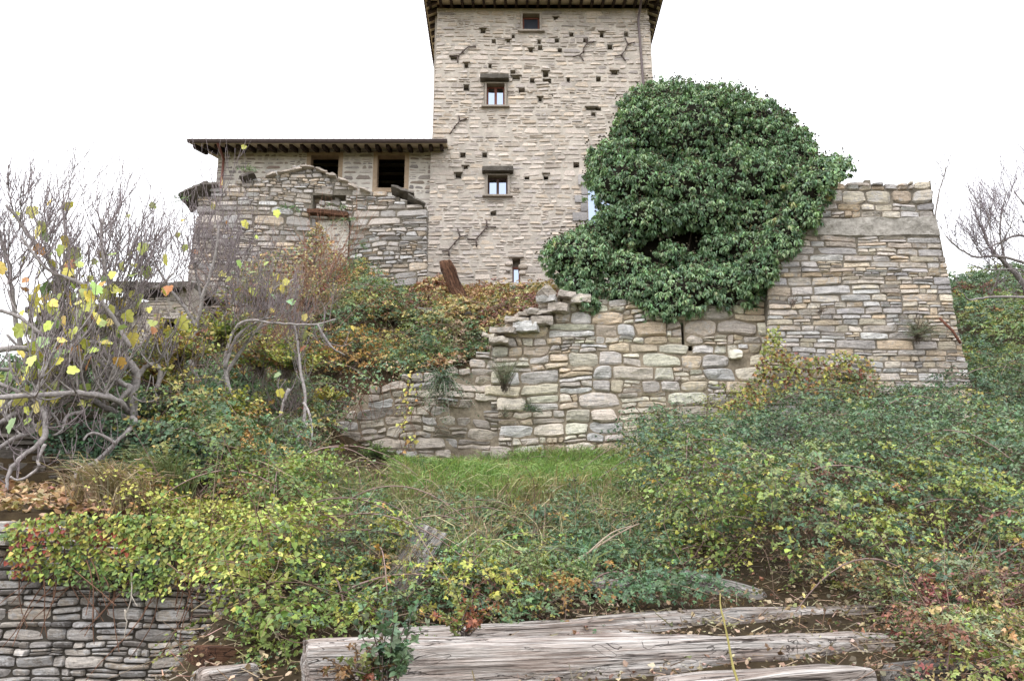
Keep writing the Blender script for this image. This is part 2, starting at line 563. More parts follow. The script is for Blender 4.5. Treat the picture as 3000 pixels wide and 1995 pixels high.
def ground(x, y):
    x = np.asarray(x, float)
    y = np.asarray(y, float)
    z = _tps_eval(SLOPE, x, y)
    # terrace held up by the rampart and the bastion
    lev = np.interp(x, [-3.7, -2.2, -0.6, 0.4, 6, 8.4, 8.9], [4.6, 4.5, 4.8, 5.75, 6.0, 6.0, 5.2])
    ter = lev + np.clip(y - 16.9, 0, 7) / 7 * (8.75 - lev)
    m = sstep(16.75, 16.95, y) * sstep(-3.9, -3.5, x) * (1 - sstep(8.7, 9.4, x)) * (1 - sstep(24, 27, y) * 0.0)
    z = np.where(m > 0, z * (1 - m) + ter * m, z)
    # lower strip in front of the little ivy-clad wall on the left terrace
    m2 = (1 - sstep(10.15, 10.3, y)) * (1 - sstep(-3.7, -3.1, x)) * sstep(6.5, 6.9, y)
    z = z * (1 - m2) + (1.74 + np.clip(y - 7, 0, 4) * 0.13) * m2
    # foot of the dry stone wall in the left corner
    m3 = (1 - sstep(7.12, 7.4, y)) * (1 - sstep(-2.35, -2.0, x))
    z = z * (1 - m3) + (0.12 + 0.02 * y) * m3
    return z


def raycast(px, py, lift=0.0, y0=3.0, y1=40.0):
    """march a photograph pixel's line of sight to the ground (plus lift)"""
    ys = np.arange(y0, y1, 0.05)
    a = P(px, py, 1.0) - np.array([0, 0, EYE])
    x, z = a[0] * ys, EYE + a[2] * ys
    hit = np.nonzero(z <= ground(x, ys) + lift)[0]
    k = hit[0] if len(hit) else len(ys) - 1
    return np.array([x[k], ys[k], float(ground(x[k], ys[k]))])


gx = np.arange(-20, 26.01, 0.2)
gy = np.concatenate([np.arange(-6, 2.5, 0.5), np.arange(2.5, 24, 0.12), np.arange(24, 50, 0.8)])
GX, GY = np.meshgrid(gx, gy)
GZ = ground(GX, GY)
GZ = GZ + fbm(np.stack([GX * 1.7, GY * 1.7, 0 * GX], -1), 3, 4) * 0.09
mb = MB()
idx = np.arange(GX.size).reshape(GX.shape)
q = np.stack([idx[:-1, :-1], idx[:-1, 1:], idx[1:, 1:], idx[1:, :-1]], -1).reshape(-1, 4)
mb.add(np.stack([GX, GY, GZ], -1), q)
o = mb.build('ground', M['soil'], origin=(0, 0, 0))
o['kind'] = 'structure'


# far land: a big sheet to the horizon, falling away to left and behind, wooded hill to the right
def hills_z(x, y):
    return np.minimum(2.0 - 0.02 * np.abs(y), 1.0) - 3.0 - 0.05 * np.maximum(-x, 0) + 46 * np.exp(-(((x - 120) / 70) ** 2 + ((y - 120) / 70) ** 2)) + fbm(np.stack([x / 18, y / 18, 0 * x], -1), 8, 3) * 1.2


hx = np.concatenate([np.linspace(-1200, -100, 16), np.linspace(-90, 220, 60), np.linspace(240, 1200, 14)])
hy = np.concatenate([np.linspace(-1200, -60, 12), np.linspace(-50, 250, 56), np.linspace(270, 1200, 12)])
HX, HY = np.meshgrid(hx, hy)
mb = MB()
idx = np.arange(HX.size).reshape(HX.shape)
q = np.stack([idx[:-1, :-1], idx[:-1, 1:], idx[1:, 1:], idx[1:, :-1]], -1).reshape(-1, 4)
mb.add(np.stack([HX, HY, hills_z(HX, HY)], -1), q)
M['hill_cover'] = earth_mat('hill_cover', [(0.3, (96, 84, 52)), (0.5, (126, 118, 74)), (0.7, (92, 100, 64))], 0.6, 0.9)
o = mb.build('hills', M['hill_cover'], origin=(0, 0, 0))
o['kind'] = 'structure'


# ------------------------------------------------------------------ masonry
def masonry(mb, Y, v0, v1, left, right, rng, ch=(.1, .17), asp=(1.6, 5.5), gap=.018, D=.03, split=.35, wav=.05, top=None, holes=(),
            T=.5, nx=6, ny=5, mort_d=0.0, rough=.008, lean=0.0, rnd=(.12, .4), tilt=.008, warp=.014, sunk=.05, skip=None, mats=(0, 1), hshape=None, mort_noise=.012, drop=0.0, flat=True, bed_drop=.04):
    """coursed rubble: every stone is its own raised, rounded face in a bed of mortar or earth; u = X, v = Z, facing -Y"""
    seed = int(rng.integers(1, 10 ** 6))
    cells = []
    v = v0
    while v < v1:
        h = rng.uniform(*ch)
        if rng.random() < .14:
            h *= 1.5
        if hshape is not None:
            h *= hshape(v)
        va, vb = v, min(v + h, v1)
        v = vb
        if vb - va < ch[0] * .35:
            continue
        vm = (va + vb) / 2
        segs = [(left(vm), right(vm))]
        for (ua, ub, ha, hb) in holes:
            ov = min(vb, hb) - max(va, ha)
            if ov > .3 * (vb - va) or ov > .7 * (hb - ha):
                ns = []
                for (a, b) in segs:
                    if ub <= a or ua >= b:
                        ns.append((a, b))
                    else:
                        if ua - a > .03:
                            ns.append((a, ua))
                        if b - ub > .03:
                            ns.append((ub, b))
                segs = ns
        for (a, b) in segs:
            u = a
            while u < b - 1e-4:
                w = h * rng.uniform(*asp) * (1.0 if rng.random() < .8 else .55)
                w = max(w, ch[0] * .8)
                if b - (u + w) < ch[0] * 1.2:
                    w = b - u
                cu = u + w / 2
                if (top is None or vm < top(cu)) and (skip is None or not skip(cu, vm)) and rng.random() >= drop:
                    if rng.random() < split and (vb - va) > ch[0] * 1.05:
                        k = 2 if rng.random() < .75 else 3
                        ys = [va] + sorted(va + (vb - va) * (i / k + rng.uniform(-.12, .12) / k) for i in range(1, k)) + [vb]
                        for i in range(k):
                            x0 = u
                            if rng.random() < .45 and w > .25:
                                xm = u + w * rng.uniform(.35, .65)
                                cells.append((x0, xm, ys[i], ys[i + 1]))
                                x0 = xm
                            cells.append((x0, u + w, ys[i], ys[i + 1]))
                    else:
                        cells.append((u, u + w, va, vb))
                u += w
    C = np.array(cells)
    n = len(C)

    def ax(k):
        return np.concatenate([[-1, -.94], np.linspace(-.72, .72, k - 4), [.94, 1]])
    A, B = np.meshgrid(ax(nx), ax(ny))
    A, B = A[None], B[None]
    R = rng.random((n, 8, 1, 1))
    k1 = rnd[0] + (rnd[1] - rnd[0]) * R[:, 0]
    a2 = A * (1 - k1 * B ** 6 * .4)
    b2 = B * (1 - k1 * A ** 6 * .55)
    g = gap * (.6 + .8 * R[:, 1])
    W = (C[:, 1] - C[:, 0])[:, None, None] / 2
    H = (C[:, 3] - C[:, 2])[:, None, None] / 2
    W2, H2 = np.maximum(W - g / 2, W * .8), np.maximum(H - g / 2, H * .78)
    slant = (R[:, 2] - .5) * .3 * H2
    U = (C[:, 0] + C[:, 1])[:, None, None] / 2 + a2 * W2 + slant * b2 * np.minimum(1, W2 / H2 / 2)
    V = (C[:, 2] + C[:, 3])[:, None, None] / 2 + b2 * H2 + (R[:, 3] - .5) * .22 * a2 * H2
    e = (1 - np.abs(A) ** 14) * (1 - np.abs(B) ** 8)
    q3 = np.stack([U * 6, V * 11, (R[:, 4] * 90) + 0 * U], -1)
    Dp = D * (.55 + .9 * R[:, 5])
    dep = -sunk + (sunk + Dp) * np.sqrt(e) + e * (fbm(q3, seed, 3) * rough * 1.6 + tilt * ((R[:, 6] - .5) * A + (R[:, 7] - .4) * B) * 2)
    # wavy beds and ragged joints
    V = V + wav * noise3(np.stack([U * .55, V * .8, 0 * U], -1), seed + 5) + warp * noise3(np.stack([U * 5, V * 8, 0 * U], -1), seed + 6)
    U = U + warp * 1.4 * noise3(np.stack([U * 6, V * 6, 0 * U], -1), seed + 7)
    X = np.stack([U, Y - mort_d - dep + lean * (V - v0), V], -1)
    m = nx * ny
    idx = np.arange(m).reshape(ny, nx)
    q = np.stack([idx[:-1, :-1], idx[:-1, 1:], idx[1:, 1:], idx[1:, :-1]], -1).reshape(-1, 4)
    F = (q[None] + np.arange(n)[:, None, None] * m).reshape(-1, 4)
    col = np.repeat(rng.random((n, 3)), m, 0)
    mb.add(X.reshape(-1, 3), F, mats[1], col, flat is False)
    # the bed behind the stones: a thick slab of cells with the openings left out
    um = min(left(v0), left(v1))
    ux = max(right(v0), right(v1))
    us = np.unique(np.round(np.concatenate([np.arange(um, ux, .12), [ux]] + [[h[0], h[1]] for h in holes]), 4))
    vs_ = np.unique(np.round(np.concatenate([np.arange(v0, v1, .12), [v1]] + [[h[2], h[3]] for h in holes]), 4))
    us = us[np.concatenate([[True], np.diff(us) > .004])]
    vs_ = vs_[np.concatenate([[True], np.diff(vs_) > .004])]
    UM, VM = np.meshgrid((us[:-1] + us[1:]) / 2, (vs_[:-1] + vs_[1:]) / 2)
    L = np.array([left(x) for x in VM[:, 0]])[:, None] + .03
    Rr = np.array([right(x) for x in VM[:, 0]])[:, None] - .03
    ins = (UM > L) & (UM < Rr)
    if top is not None:
        ins &= VM < np.vectorize(top)(UM) - bed_drop
    if skip is not None:
        ins &= True
    for (ua, ub, ha, hb) in holes:
        ins &= ~((UM > ua) & (UM < ub) & (VM > ha) & (VM < hb))
    UU, VV = np.meshgrid(us, vs_)
    # follow slanted edges
    Lr = np.array([left(x) for x in vs_])[:, None]
    Rl = np.array([right(x) for x in vs_])[:, None]
    UU2 = np.clip(UU, Lr + .01, Rl - .01)
    df = mort_d + mort_noise * fbm(np.stack([UU * 4, VV * 4, 0 * UU], -1), seed + 9, 3)
    front = np.stack([UU2, Y - df + lean * (VV - v0), VV], -1)
    back = np.stack([UU2, Y + T + 0 * UU, VV], -1)
    nr, nc = UU.shape
    allv = np.concatenate([front.reshape(-1, 3), back.reshape(-1, 3)])
    ix = np.arange(nr * nc).reshape(nr, nc)
    off = nr * nc
    fs = []
    jj, ii = np.nonzero(ins)
    a_, b_, c_, d_ = ix[jj, ii], ix[jj, ii + 1], ix[jj + 1, ii + 1], ix[jj + 1, ii]
    fs.append(np.stack([a_, b_, c_, d_], -1))
    fs.append(np.stack([a_, d_, c_, b_], -1) + off)
    pad = np.pad(ins, 1)
    for (dj, di, e0, e1) in ((0, -1, d_, a_), (0, 1, b_, c_), (-1, 0, a_, b_), (1, 0, c_, d_)):
        edge = ~pad[jj + 1 + dj, ii + 1 + di]
        fs.append(np.stack([e0[edge], e0[edge] + off, e1[edge] + off, e1[edge]], -1))
    mb.add(allv, np.concatenate(fs), mats[0], None, False)
    return n


def chunk(mb, size, at=(0, 0, 0), rot=None, seed=0, rnd=.25, amp=.02, freq=5, n=(8, 5, 4), mat=0, col=None, stretch=(1, 1, 1), smooth=True, shape=None):
    """a rough block: a box grid pulled towards a rounded form and roughened; used for slabs, lintels, beams and logs"""
    size = np.asarray(size, float)
    vs_, fs_ = [], []
    base = 0
    for axis in range(3):
        a, b = [k for k in range(3) if k != axis]
        ga, gb = np.linspace(-1, 1, n[a] + 1), np.linspace(-1, 1, n[b] + 1)
        Aa, Bb = np.meshgrid(ga, gb)
        for s in (-1, 1):
            p = np.zeros(Aa.shape + (3,))
            p[..., a], p[..., b], p[..., axis] = Aa, Bb, s
            idx = np.arange(Aa.size).reshape(Aa.shape) + base
            q = np.stack([idx[:-1, :-1], idx[:-1, 1:], idx[1:, 1:], idx[1:, :-1]], -1).reshape(-1, 4)
            flip = (s > 0) == (axis == 1)
            fs_.append(q[:, ::-1] if flip else q)
            vs_.append(p.reshape(-1, 3))
            base += Aa.size
    p = np.concatenate(vs_)
    # round the cross-section corners
    e = np.minimum(size, size.min() * 1.0) / size
    c = np.clip(np.abs(p) - (1 - e * .9), 0, None) / (e * .9)
    ln = np.maximum(np.linalg.norm(c, axis=1), 1e-6)
    shrink = 1 - rnd * np.clip(ln - 1, 0, None)[:, None] * .55 * (c > 0) * e
    p = p * shrink
    w = p * size / 2
    if shape is not None:
        w = shape(w)
    q3 = w * freq * np.asarray(stretch) + seed * 7.1
    w = w + amp * np.stack([fbm(q3, seed * 3 + 1, 3) * .5, fbm(q3 + 5.5, seed * 3 + 2, 3), fbm(q3 + 9.1, seed * 3 + 3, 3)], -1)
    R = np.array(rot) if rot is not None else np.eye(3)
    w = w @ R.T + np.asarray(at)
    mb.add(w, np.concatenate(fs_), mat, col if col is not None else np.array([.5, .5, .5]), smooth)


def rotm(rx=0, ry=0, rz=0):
    from mathutils import Euler
    return np.array(Euler((rx, ry, rz)).to_matrix())


def axes_from(p0, p1, upv=(0, 0, 1), roll=0):
    x = nrm(np.asarray(p1, float) - np.asarray(p0, float))
    y = nrm(np.cross(np.asarray(upv, float), x))
    z = np.cross(x, y)
    if roll:
        y, z = y * math.cos(roll) + z * math.sin(roll), -y * math.sin(roll) + z * math.cos(roll)
    return np.stack([x, y, z], 1)


def rect(pxa, pya, pxb, pyb, Y):
    x0, z1 = PX(pxa, pya, Y)
    x1, z0 = PX(pxb, pyb, Y)
    return (x0, x1, z0, z1)


def poly_fn(pts):
    xs = [p[0] for p in pts]
    ys = [p[1] for p in pts]
    return lambda x: float(np.interp(x, xs, ys))


def px_profile(pts, Y):
    w = [PX(a, b, Y) for a, b in pts]
    w.sort()
    return poly_fn(w)


def edge_fn(pts, Y):
    w = sorted((PX(a, b, Y)[1], PX(a, b, Y)[0]) for a, b in pts)
    return poly_fn(w)


def recess(parent, r, Y, depth, mat, name, rng=None, back=True):
    """an opening's five inner faces, set into the wall"""
    x0, x1, z0, z1 = r
    y0, y1 = Y - .012, Y + depth
    m = MB()
    e = .012
    jit = (lambda: 0) if rng is None else (lambda: rng.uniform(-.02, .02))
    f = np.array([[x0 - e + jit(), y0, z0 - e + jit()], [x1 + e + jit(), y0, z0 - e + jit()], [x1 + e + jit(), y0, z1 + e + jit()], [x0 - e + jit(), y0, z1 + e + jit()]])
    b = np.array([[x0 - e, y1, z0 - e], [x1 + e, y1, z0 - e], [x1 + e, y1, z1 + e], [x0 - e, y1, z1 + e]])
    v = np.concatenate([f, b])
    fs = [(0, 1, 5, 4), (1, 2, 6, 5), (2, 3, 7, 6), (3, 0, 4, 7)]
    if back:
        fs.append((4, 5, 6, 7))
    m.add(v, fs, 0, None, False)
    return m.build(name, mat, parent)


# ---- the tower
TY = 26.0
rng = np.random.default_rng(11)
tL = edge_fn([(1277, 110), (1268, 350), (1255, 560), (1251, 900)], TY)
tR = edge_fn([(1904, 60), (1917, 280), (1932, 600), (1945, 900)], TY)
tz1 = PX(1500, 26, TY)[1]
tz0 = 7.6
tower = thing('stone_tower', ((tL(9) + tR(9)) / 2, TY + 3.4, tz0), 'tall square beige stone tower with scattered putlog holes and a wide tiled eave', 'tower')
win1 = rect(1531, 43, 1581, 92, TY)
win2 = rect(1426, 247, 1478, 312, TY)
win3 = rect(1429, 515, 1487, 573, TY)
slit = rect(1501, 757, 1524, 828, TY)
arch_w = rect(1722, 520, 1800, 690, TY)
HOLE_PX = [(633, 272, 40, 34), (895, 315, 24, 28), (727, 362, 34, 34), (852, 365, 28, 30), (1118, 363, 30, 34), (1127, 415, 38, 38), (1047, 438, 32, 28), (1272, 353, 36, 28), (1298, 437, 34, 28),
           (1262, 165, 34, 20), (1397, 302, 34, 30), (1520, 352, 40, 30), (1660, 303, 32, 42), (1870, 298, 34, 34), (1730, 408, 42, 38), (490, 568, 32, 36), (695, 573, 26, 34), (893, 630, 44, 42),
           (920, 676, 62, 28), (1060, 698, 40, 34), (1187, 700, 70, 34), (1175, 642, 44, 44), (1370, 693, 28, 36), (1630, 685, 40, 40), (1768, 632, 54, 28), (490, 757, 44, 48), (968, 782, 52, 42),
           (1127, 860, 28, 34), (1930, 772, 58, 30), (1220, 824, 34, 18), (1570, 942, 84, 20), (1632, 942, 40, 24), (1588, 990, 36, 32), (384, 505, 54, 26), (460, 1340, 44, 38), (648, 1340, 40, 40),
           (483, 1456, 36, 34), (1440, 1425, 48, 42)]
HOLES = []
for (x, y, w, h) in HOLE_PX:
    cx, cy_ = 1200 + x * .3393, y * .3393
    HOLES.append(rect(cx - w * .17, cy_ - h * .17, cx + w * .17, cy_ + h * .17, TY))
for (x, y, w, h) in [(1197, 242, 48, 52), (1393, 240, 44, 56), (855, 612, 56, 40), (1567, 755, 44, 22), (497, 228, 56, 46)]:
    cx, cy_ = 1200 + x * .287, 450 + y * .287
    HOLES.append(rect(cx - w * .143, cy_ - h * .143, cx + w * .143, cy_ + h * .143, TY))


def lintel_rect(r, over, h, dz):
    return (r[0] - over, r[1] + over, r[3] + dz, r[3] + dz + h)


def around(r, a):
    return (r[0] - a, r[1] + a, r[2] - a * .6, r[3] + a * .5)


big_holes = [around(win1, .03), around(win2, .09), around(win3, .07), slit, arch_w,
             rect(1407, 227, 1491, 241, TY), rect(1413, 496, 1504, 510, TY)]
mb = MB()
masonry(mb, TY, tz0, tz1, tL, tR, rng, ch=(.115, .185), asp=(1.5, 3.7), gap=.018, D=.026, split=.16, wav=.05, holes=big_holes + HOLES, T=.45,
        mort_d=-.006, rough=.014, rnd=(.25, .7), tilt=.016, warp=.022)
wall = mb.build('wall', [M['tower_mortar'], M['tower_stone']], tower)
# side and back walls
mb = MB()
D_T = 6.8
mb.box((tL(10) + .02, TY + .44, tz0), (tL(10) + .5, TY + D_T, tz1))
mb.box((tR(10) - .5, TY + .44, tz0), (tR(10) - .02, TY + D_T, tz1))
mb.box((tL(10) + .5, TY + D_T - .5, tz0), (tR(10) - .5, TY + D_T, tz1 - .01))
mb.build('side_wall', M['tower_mortar'], tower)
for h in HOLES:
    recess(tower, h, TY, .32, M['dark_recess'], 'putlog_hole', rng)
# stones left standing proud as little sills over some holes
for h in HOLES[::3]:
    m = MB()
    chunk(m, (h[1] - h[0] + .13, .14, .045), ((h[0] + h[1]) / 2, TY - .01, h[3] + .03), None, int(h[0] * 100) % 97, .5, .012, 9, (5, 3, 2), 0, rng.random(3))
    m.build('cover_stone', M['sandstone_trim'], tower)


def tower_window(r, kind, label=None):
    x0, x1, z0, z1 = r
    w = recess(tower, r, TY + .012, .26, M['sandstone_trim'], 'window', None, False)
    m = MB()
    j = .075
    for (a, b, c, d) in ((x0 - j, x0 + .0, z0, z1), (x1 - .0, x1 + j, z0, z1), (x0 - j, x1 + j, z1, z1 + .05)):
        chunk(m, (b - a, .1, d - c), ((a + b) / 2, TY - .005, (c + d) / 2), None, int(a * 50) % 31, .15, .006, 8, (3, 2, 6), 0, np.array([.4, .5, .3]))
    m.build('frame', M['sandstone_trim'], w)
    m = MB()
    chunk(m, (x1 - x0 + .34, .2, .06), ((x0 + x1) / 2, TY - .03, z0 - .035), None, 5, .25, .008, 8, (8, 3, 2), 0, np.array([.3, .5, .3]))
    m.build('sill', M['sandstone_trim'], w)
    yy = TY + .2
    f = .055
    m = MB()
    wood = M['window_wood'] if kind != 3 else M['dark_wood']
    for (a, b, c, d) in ((x0, x0 + f, z0, z1), (x1 - f, x1, z0, z1), (x0 + f, x1 - f, z1 - f, z1), (x0 + f, x1 - f, z0, z0 + f * .6), ((x0 + x1) / 2 - f * .8, (x0 + x1) / 2 + f * .8, z0 + f * .6, z1 - f)):
        if kind == 1 and c > z0 and a > x0 + f and b < x1 - f:
            continue
        m.box((a, yy, c), (b, yy + .06, d))
    m.build('casement', wood, w)
    m = MB()
    xs = [(x0 + f, x1 - f)] if kind == 1 else [(x0 + f, (x0 + x1) / 2 - f * .8), ((x0 + x1) / 2 + f * .8, x1 - f)]
    for (a, b) in xs:
        m.add([(a, yy + .035, z0 + f * .6), (b, yy + .035, z0 + f * .6), (b, yy + .035, z1 - f), (a, yy + .035, z1 - f)], [(0, 1, 2, 3)], 0, None, False)
    m.build('pane', M['dim_glass'] if kind == 1 else M['glass'], w)
    return w


tower_window(win1, 1)
tower_window(win2, 2)
tower_window(win3, 3)
for k, (a, b, c, d) in enumerate((rect(1407, 228, 1491, 241, TY), rect(1413, 496, 1504, 510, TY))):
    m = MB()
    chunk(m, (b - a, .46, d - c), ((a + b) / 2, TY - .04, (c + d) / 2), None, k + 3, .25, .015, 6, (12, 5, 3), 0, np.array([.1, .25, .3]))
    m.build('lintel', M['old_stone'], tower)
# broken slit window low on the tower
w = recess(tower, slit, TY + .012, .34, M['sandstone_trim'], 'window', None, True)
m = MB()
sx0, sx1, sz0, sz1 = slit
m.box((sx0 + .0, TY + .22, sz0), (sx0 + .05, TY + .27, sz1 - .22))
m.box((sx1 - .05, TY + .22, sz0), (sx1, TY + .27, sz1 - .22))
m.box((sx0 + .05, TY + .22, sz1 - .3), (sx1 - .05, TY + .27, sz1 - .22))
m.build('casement', M['window_wood'], w)
m = MB()
m.add([(sx0 + .05, TY + .25, sz0), (sx1 - .05, TY + .25, sz0), (sx1 - .05, TY + .25, sz1 - .3), (sx0 + .05, TY + .25, sz1 - .3)], [(0, 1, 2, 3)], 0, None, False)
m.build('pane', M['glass'], w)
m = MB()
for k, (px_, py_, sx, sz) in enumerate([(1491, 774, .25, .12), (1489, 793, .16, .1), (1532, 782, .3, .16), (1530, 800, .22, .13), (1512, 752, .5, .1)]):
    X, Z = PX(px_, py_, TY)
    chunk(m, (sx, .26, sz), (X, TY + .04, Z), None, 40 + k, .9, .02, 6, (6, 5, 4), 0, rng.random(3))
m.build('broken_jamb', M['tower_stone'], tower)
# arched opening half swallowed by the ivy: pale dressed blocks round a pane
w = recess(tower, arch_w, TY + .012, .3, M['grey_ashlar'], 'window', None, False)
m = MB()
for k, (a, b, c, d) in enumerate([(1692, 512, 1722, 545), (1702, 545, 1722, 573), (1682, 573, 1722, 596), (1700, 596, 1722, 622), (1676, 622, 1722, 650), (1700, 650, 1722, 690), (1722, 490, 1805, 518)]):
    r = rect(a, b, c, d, TY)
    chunk(m, (r[1] - r[0] - .012, .3, r[3] - r[2] - .012), ((r[0] + r[1]) / 2, TY + .08, (r[2] + r[3]) / 2), None, 60 + k, .3, .012, 5, (5, 3, 5), 0, rng.random(3))
m.build('frame', M['grey_ashlar'], w)
m = MB()
a = arch_w
m.add([(a[0], TY + .2, a[2]), (a[1], TY + .2, a[2]), (a[1], TY + .2, a[3]), (a[0], TY + .2, a[3])], [(0, 1, 2, 3)], 0, None, False)
m.build('pane', M['glass'], w)


def anchor(lines, name='wall_anchor'):
    m = MB()
    for ln in lines:
        pts = []
        for k, (a, b) in enumerate(ln):
            p = P(a, b, TY)
            pts.append((p[0], TY - .05, p[2]))
        for k in range(len(pts) - 1):
            m.tube(np.array([pts[k], pts[k + 1]]), .022, 6)
    p = P(*lines[0][len(lines[0]) // 2], TY)
    m.tube(np.array([(p[0], TY + .1, p[2]), (p[0], TY - .1, p[2])]), .03, 6)
    return m.build(name, M['iron'], tower)


anchor([[(1395, 140), (1373, 140), (1356, 154), (1341, 170), (1341, 187)], [(1341, 170), (1318, 166)]])
anchor([[(1715, 115), (1719, 130), (1709, 146), (1709, 154), (1700, 164), (1709, 182)], [(1719, 130), (1741, 125)], [(1700, 164), (1678, 169)]])
anchor([[(1830, 114), (1839, 132), (1831, 150)], [(1839, 132), (1860, 127)]])
anchor([[(1800, 168), (1821, 164), (1832, 182)], [(1821, 164), (1829, 152)]])
anchor([[(1368, 350), (1347, 357), (1332, 375), (1318, 396)], [(1347, 357), (1344, 341)]])
anchor([[(1295, 738), (1315, 734), (1332, 714), (1348, 695), (1371, 691)], [(1315, 734), (1316, 752)], [(1348, 695), (1341, 672)]])
anchor([[(1369, 702), (1395, 703), (1411, 684), (1427, 667), (1454, 667)], [(1395, 703), (1396, 725)], [(1427, 667), (1425, 646)]])
m = MB()
rc = P(1512, 558, TY)
ang = np.linspace(0, 2 * math.pi, 13)
m.tube(np.stack([rc[0] + .085 * np.cos(ang), TY - .06 + .03 * np.sin(ang), rc[2] + .05 * np.sin(ang)], -1), .011, 5)
m.tube(np.array([(rc[0] + .09, TY + .05, rc[2] + .08), (rc[0] + .06, TY - .07, rc[2] + .04)]), .012, 5)
m.build('iron_ring', M['iron'], tower)

# eave: rafters, boards, tile edge, seen from below
oh = .62
xl, xr = tL(19) - .36, tR(19) + .36
zf = tz1 + .02                       # underside of the boards at the wall
drop = .16                           # fall of the eave over its overhang


def tower_eave():
    bd, tl = MB(), MB()
    for (ax0, ay0, ax1, ay1, bx0, by0, bx1, by1) in (
            (xl, TY - oh, xr, TY - oh, tL(19), TY, tR(19), TY),
            (xl, TY + D_T + oh, xl, TY - oh, tL(19), TY + D_T, tL(19), TY),
            (xr, TY - oh, xr, TY + D_T + oh, tR(19), TY, tR(19), TY + D_T),
            (xr, TY + D_T + oh, xl, TY + D_T + oh, tR(19), TY + D_T, tL(19), TY + D_T)):
        v = [(ax0, ay0, zf - drop + .12), (ax1, ay1, zf - drop + .12), (bx1, by1, zf + .12), (bx0, by0, zf + .12)]
        v += [(x, y, z + .05) for x, y, z in v]
        bd.add(v, [(0, 1, 2, 3), (7, 6, 5, 4), (0, 4, 5, 1)], 0, None, False)
        # rounded tile ends along the edge
        L = math.hypot(ax1 - ax0, ay1 - ay0)
        n = int(L / .19)
        for i in range(n):
            t = (i + .5) / n
            cx, cy_ = ax0 + (ax1 - ax0) * t, ay0 + (ay1 - ay0) * t
            ix_, iy_ = bx0 + (bx1 - bx0) * t - cx, by0 + (by1 - by0) * t - cy_
            d = np.array([ix_, iy_, drop])
            d /= np.linalg.norm(d)
            sdv = np.array([ax1 - ax0, ay1 - ay0, 0]) / L
            up = np.cross(sdv, d)
            if up[2] < 0:
                up = -up
            aa = np.linspace(0, math.pi, 6)
            p0 = np.array([cx, cy_, zf - drop + .17]) - d * .07
            ring = p0 + .095 * (np.cos(aa)[:, None] * sdv + .75 * np.sin(aa)[:, None] * up)
            ring2 = ring + d * 1.0
            vv = np.concatenate([ring, ring2, ring * .0 + (p0 + .072 * (np.cos(aa)[:, None] * sdv + .75 * np.sin(aa)[:, None] * up))])
            f = [(k, k + 1, k + 7, k + 6) for k in range(5)] + [(k + 12, k + 13, k + 1, k) for k in range(5)]
            tl.add(vv, f, 0, None, True)
        sd2 = np.array([ax1 - ax0, ay1 - ay0, 0]) / L
    roof = bd.build('roof', M['soffit'], tower)
    # pyramid of tiles above
    ap = np.array([(xl + xr) / 2, TY + D_T / 2, zf + 1.7])
    cs = [(xl, TY - oh, zf - drop + .19), (xr, TY - oh, zf - drop + .19), (xr, TY + D_T + oh, zf - drop + .19), (xl, TY + D_T + oh, zf - drop + .19)]
    tl.add(cs + [tuple(ap)], [(0, 1, 4), (1, 2, 4), (2, 3, 4), (3, 0, 4)], 0, None, False)
    tl.build('roof_tiles', M['roof_tile'], roof)
    n = 22
    for i in range(n):
        x = xl + .16 + (xr - xl - .32) * i / (n - 1)
        m = MB()
        s = .085 / 2
        v = []
        for (yy, zz) in ((TY - oh + .06, zf - drop + .0), (TY + .06, zf - .01)):
            for (dx, dz) in ((-s, 0), (s, 0), (s, .118), (-s, .118)):
                v.append((x + dx, yy, zz + dz + (.03 if yy < TY and dz == 0 else 0)))
        m.add(v, [(0, 3, 2, 1), (0, 1, 5, 4), (1, 2, 6, 5), (3, 0, 4, 7), (2, 3, 7, 6)], 0, None, False)
        m.build('rafter', M['rafter_wood'], roof)
    for sgn, xo, xi in ((-1, xl, tL(19)), (1, xr, tR(19))):
        for i in range(17):
            y = TY - oh + .3 + i * (D_T + .5) / 17
            m = MB()
            s = .045
            v = []
            for (xx, zz) in ((xo - sgn * .05, zf - drop), (xi - sgn * .06, zf - .01)):
                for (dy, dz) in ((-s, 0), (s, 0), (s, .118), (-s, .118)):
                    v.append((xx, y + dy, zz + dz))
            m.add(v, [(0, 3, 2, 1), (0, 1, 5, 4), (1, 2, 6, 5), (3, 0, 4, 7), (2, 3, 7, 6)], 0, None, False)
            m.build('rafter', M['rafter_wood'], roof)
    # gutter in front of the tile edge and its pipe down the right side
    m = MB()
    m.tube(np.array([(xl - .02, TY - oh - .1, zf - drop + .14), (xr + .02, TY - oh - .1, zf - drop + .14)]), .06, 10)
    m.build('gutter', M['gutter_metal'], roof)


tower_eave()
m = MB()
pp = []
for (a, b, y) in ((1879, -12, TY - oh - .1), (1879, 4, TY - .55), (1872, 45, TY - .12), (1870, 62, TY - .1), (1878, 160, TY - .1), (1886, 265, TY - .1), (1890, 330, TY - .1), (1902, 640, TY - .1)):
    pp.append(P(a, b, y))
m.tube(np.array(pp), .042, 8)
m.build('downpipe', M['gutter_metal'], tower)

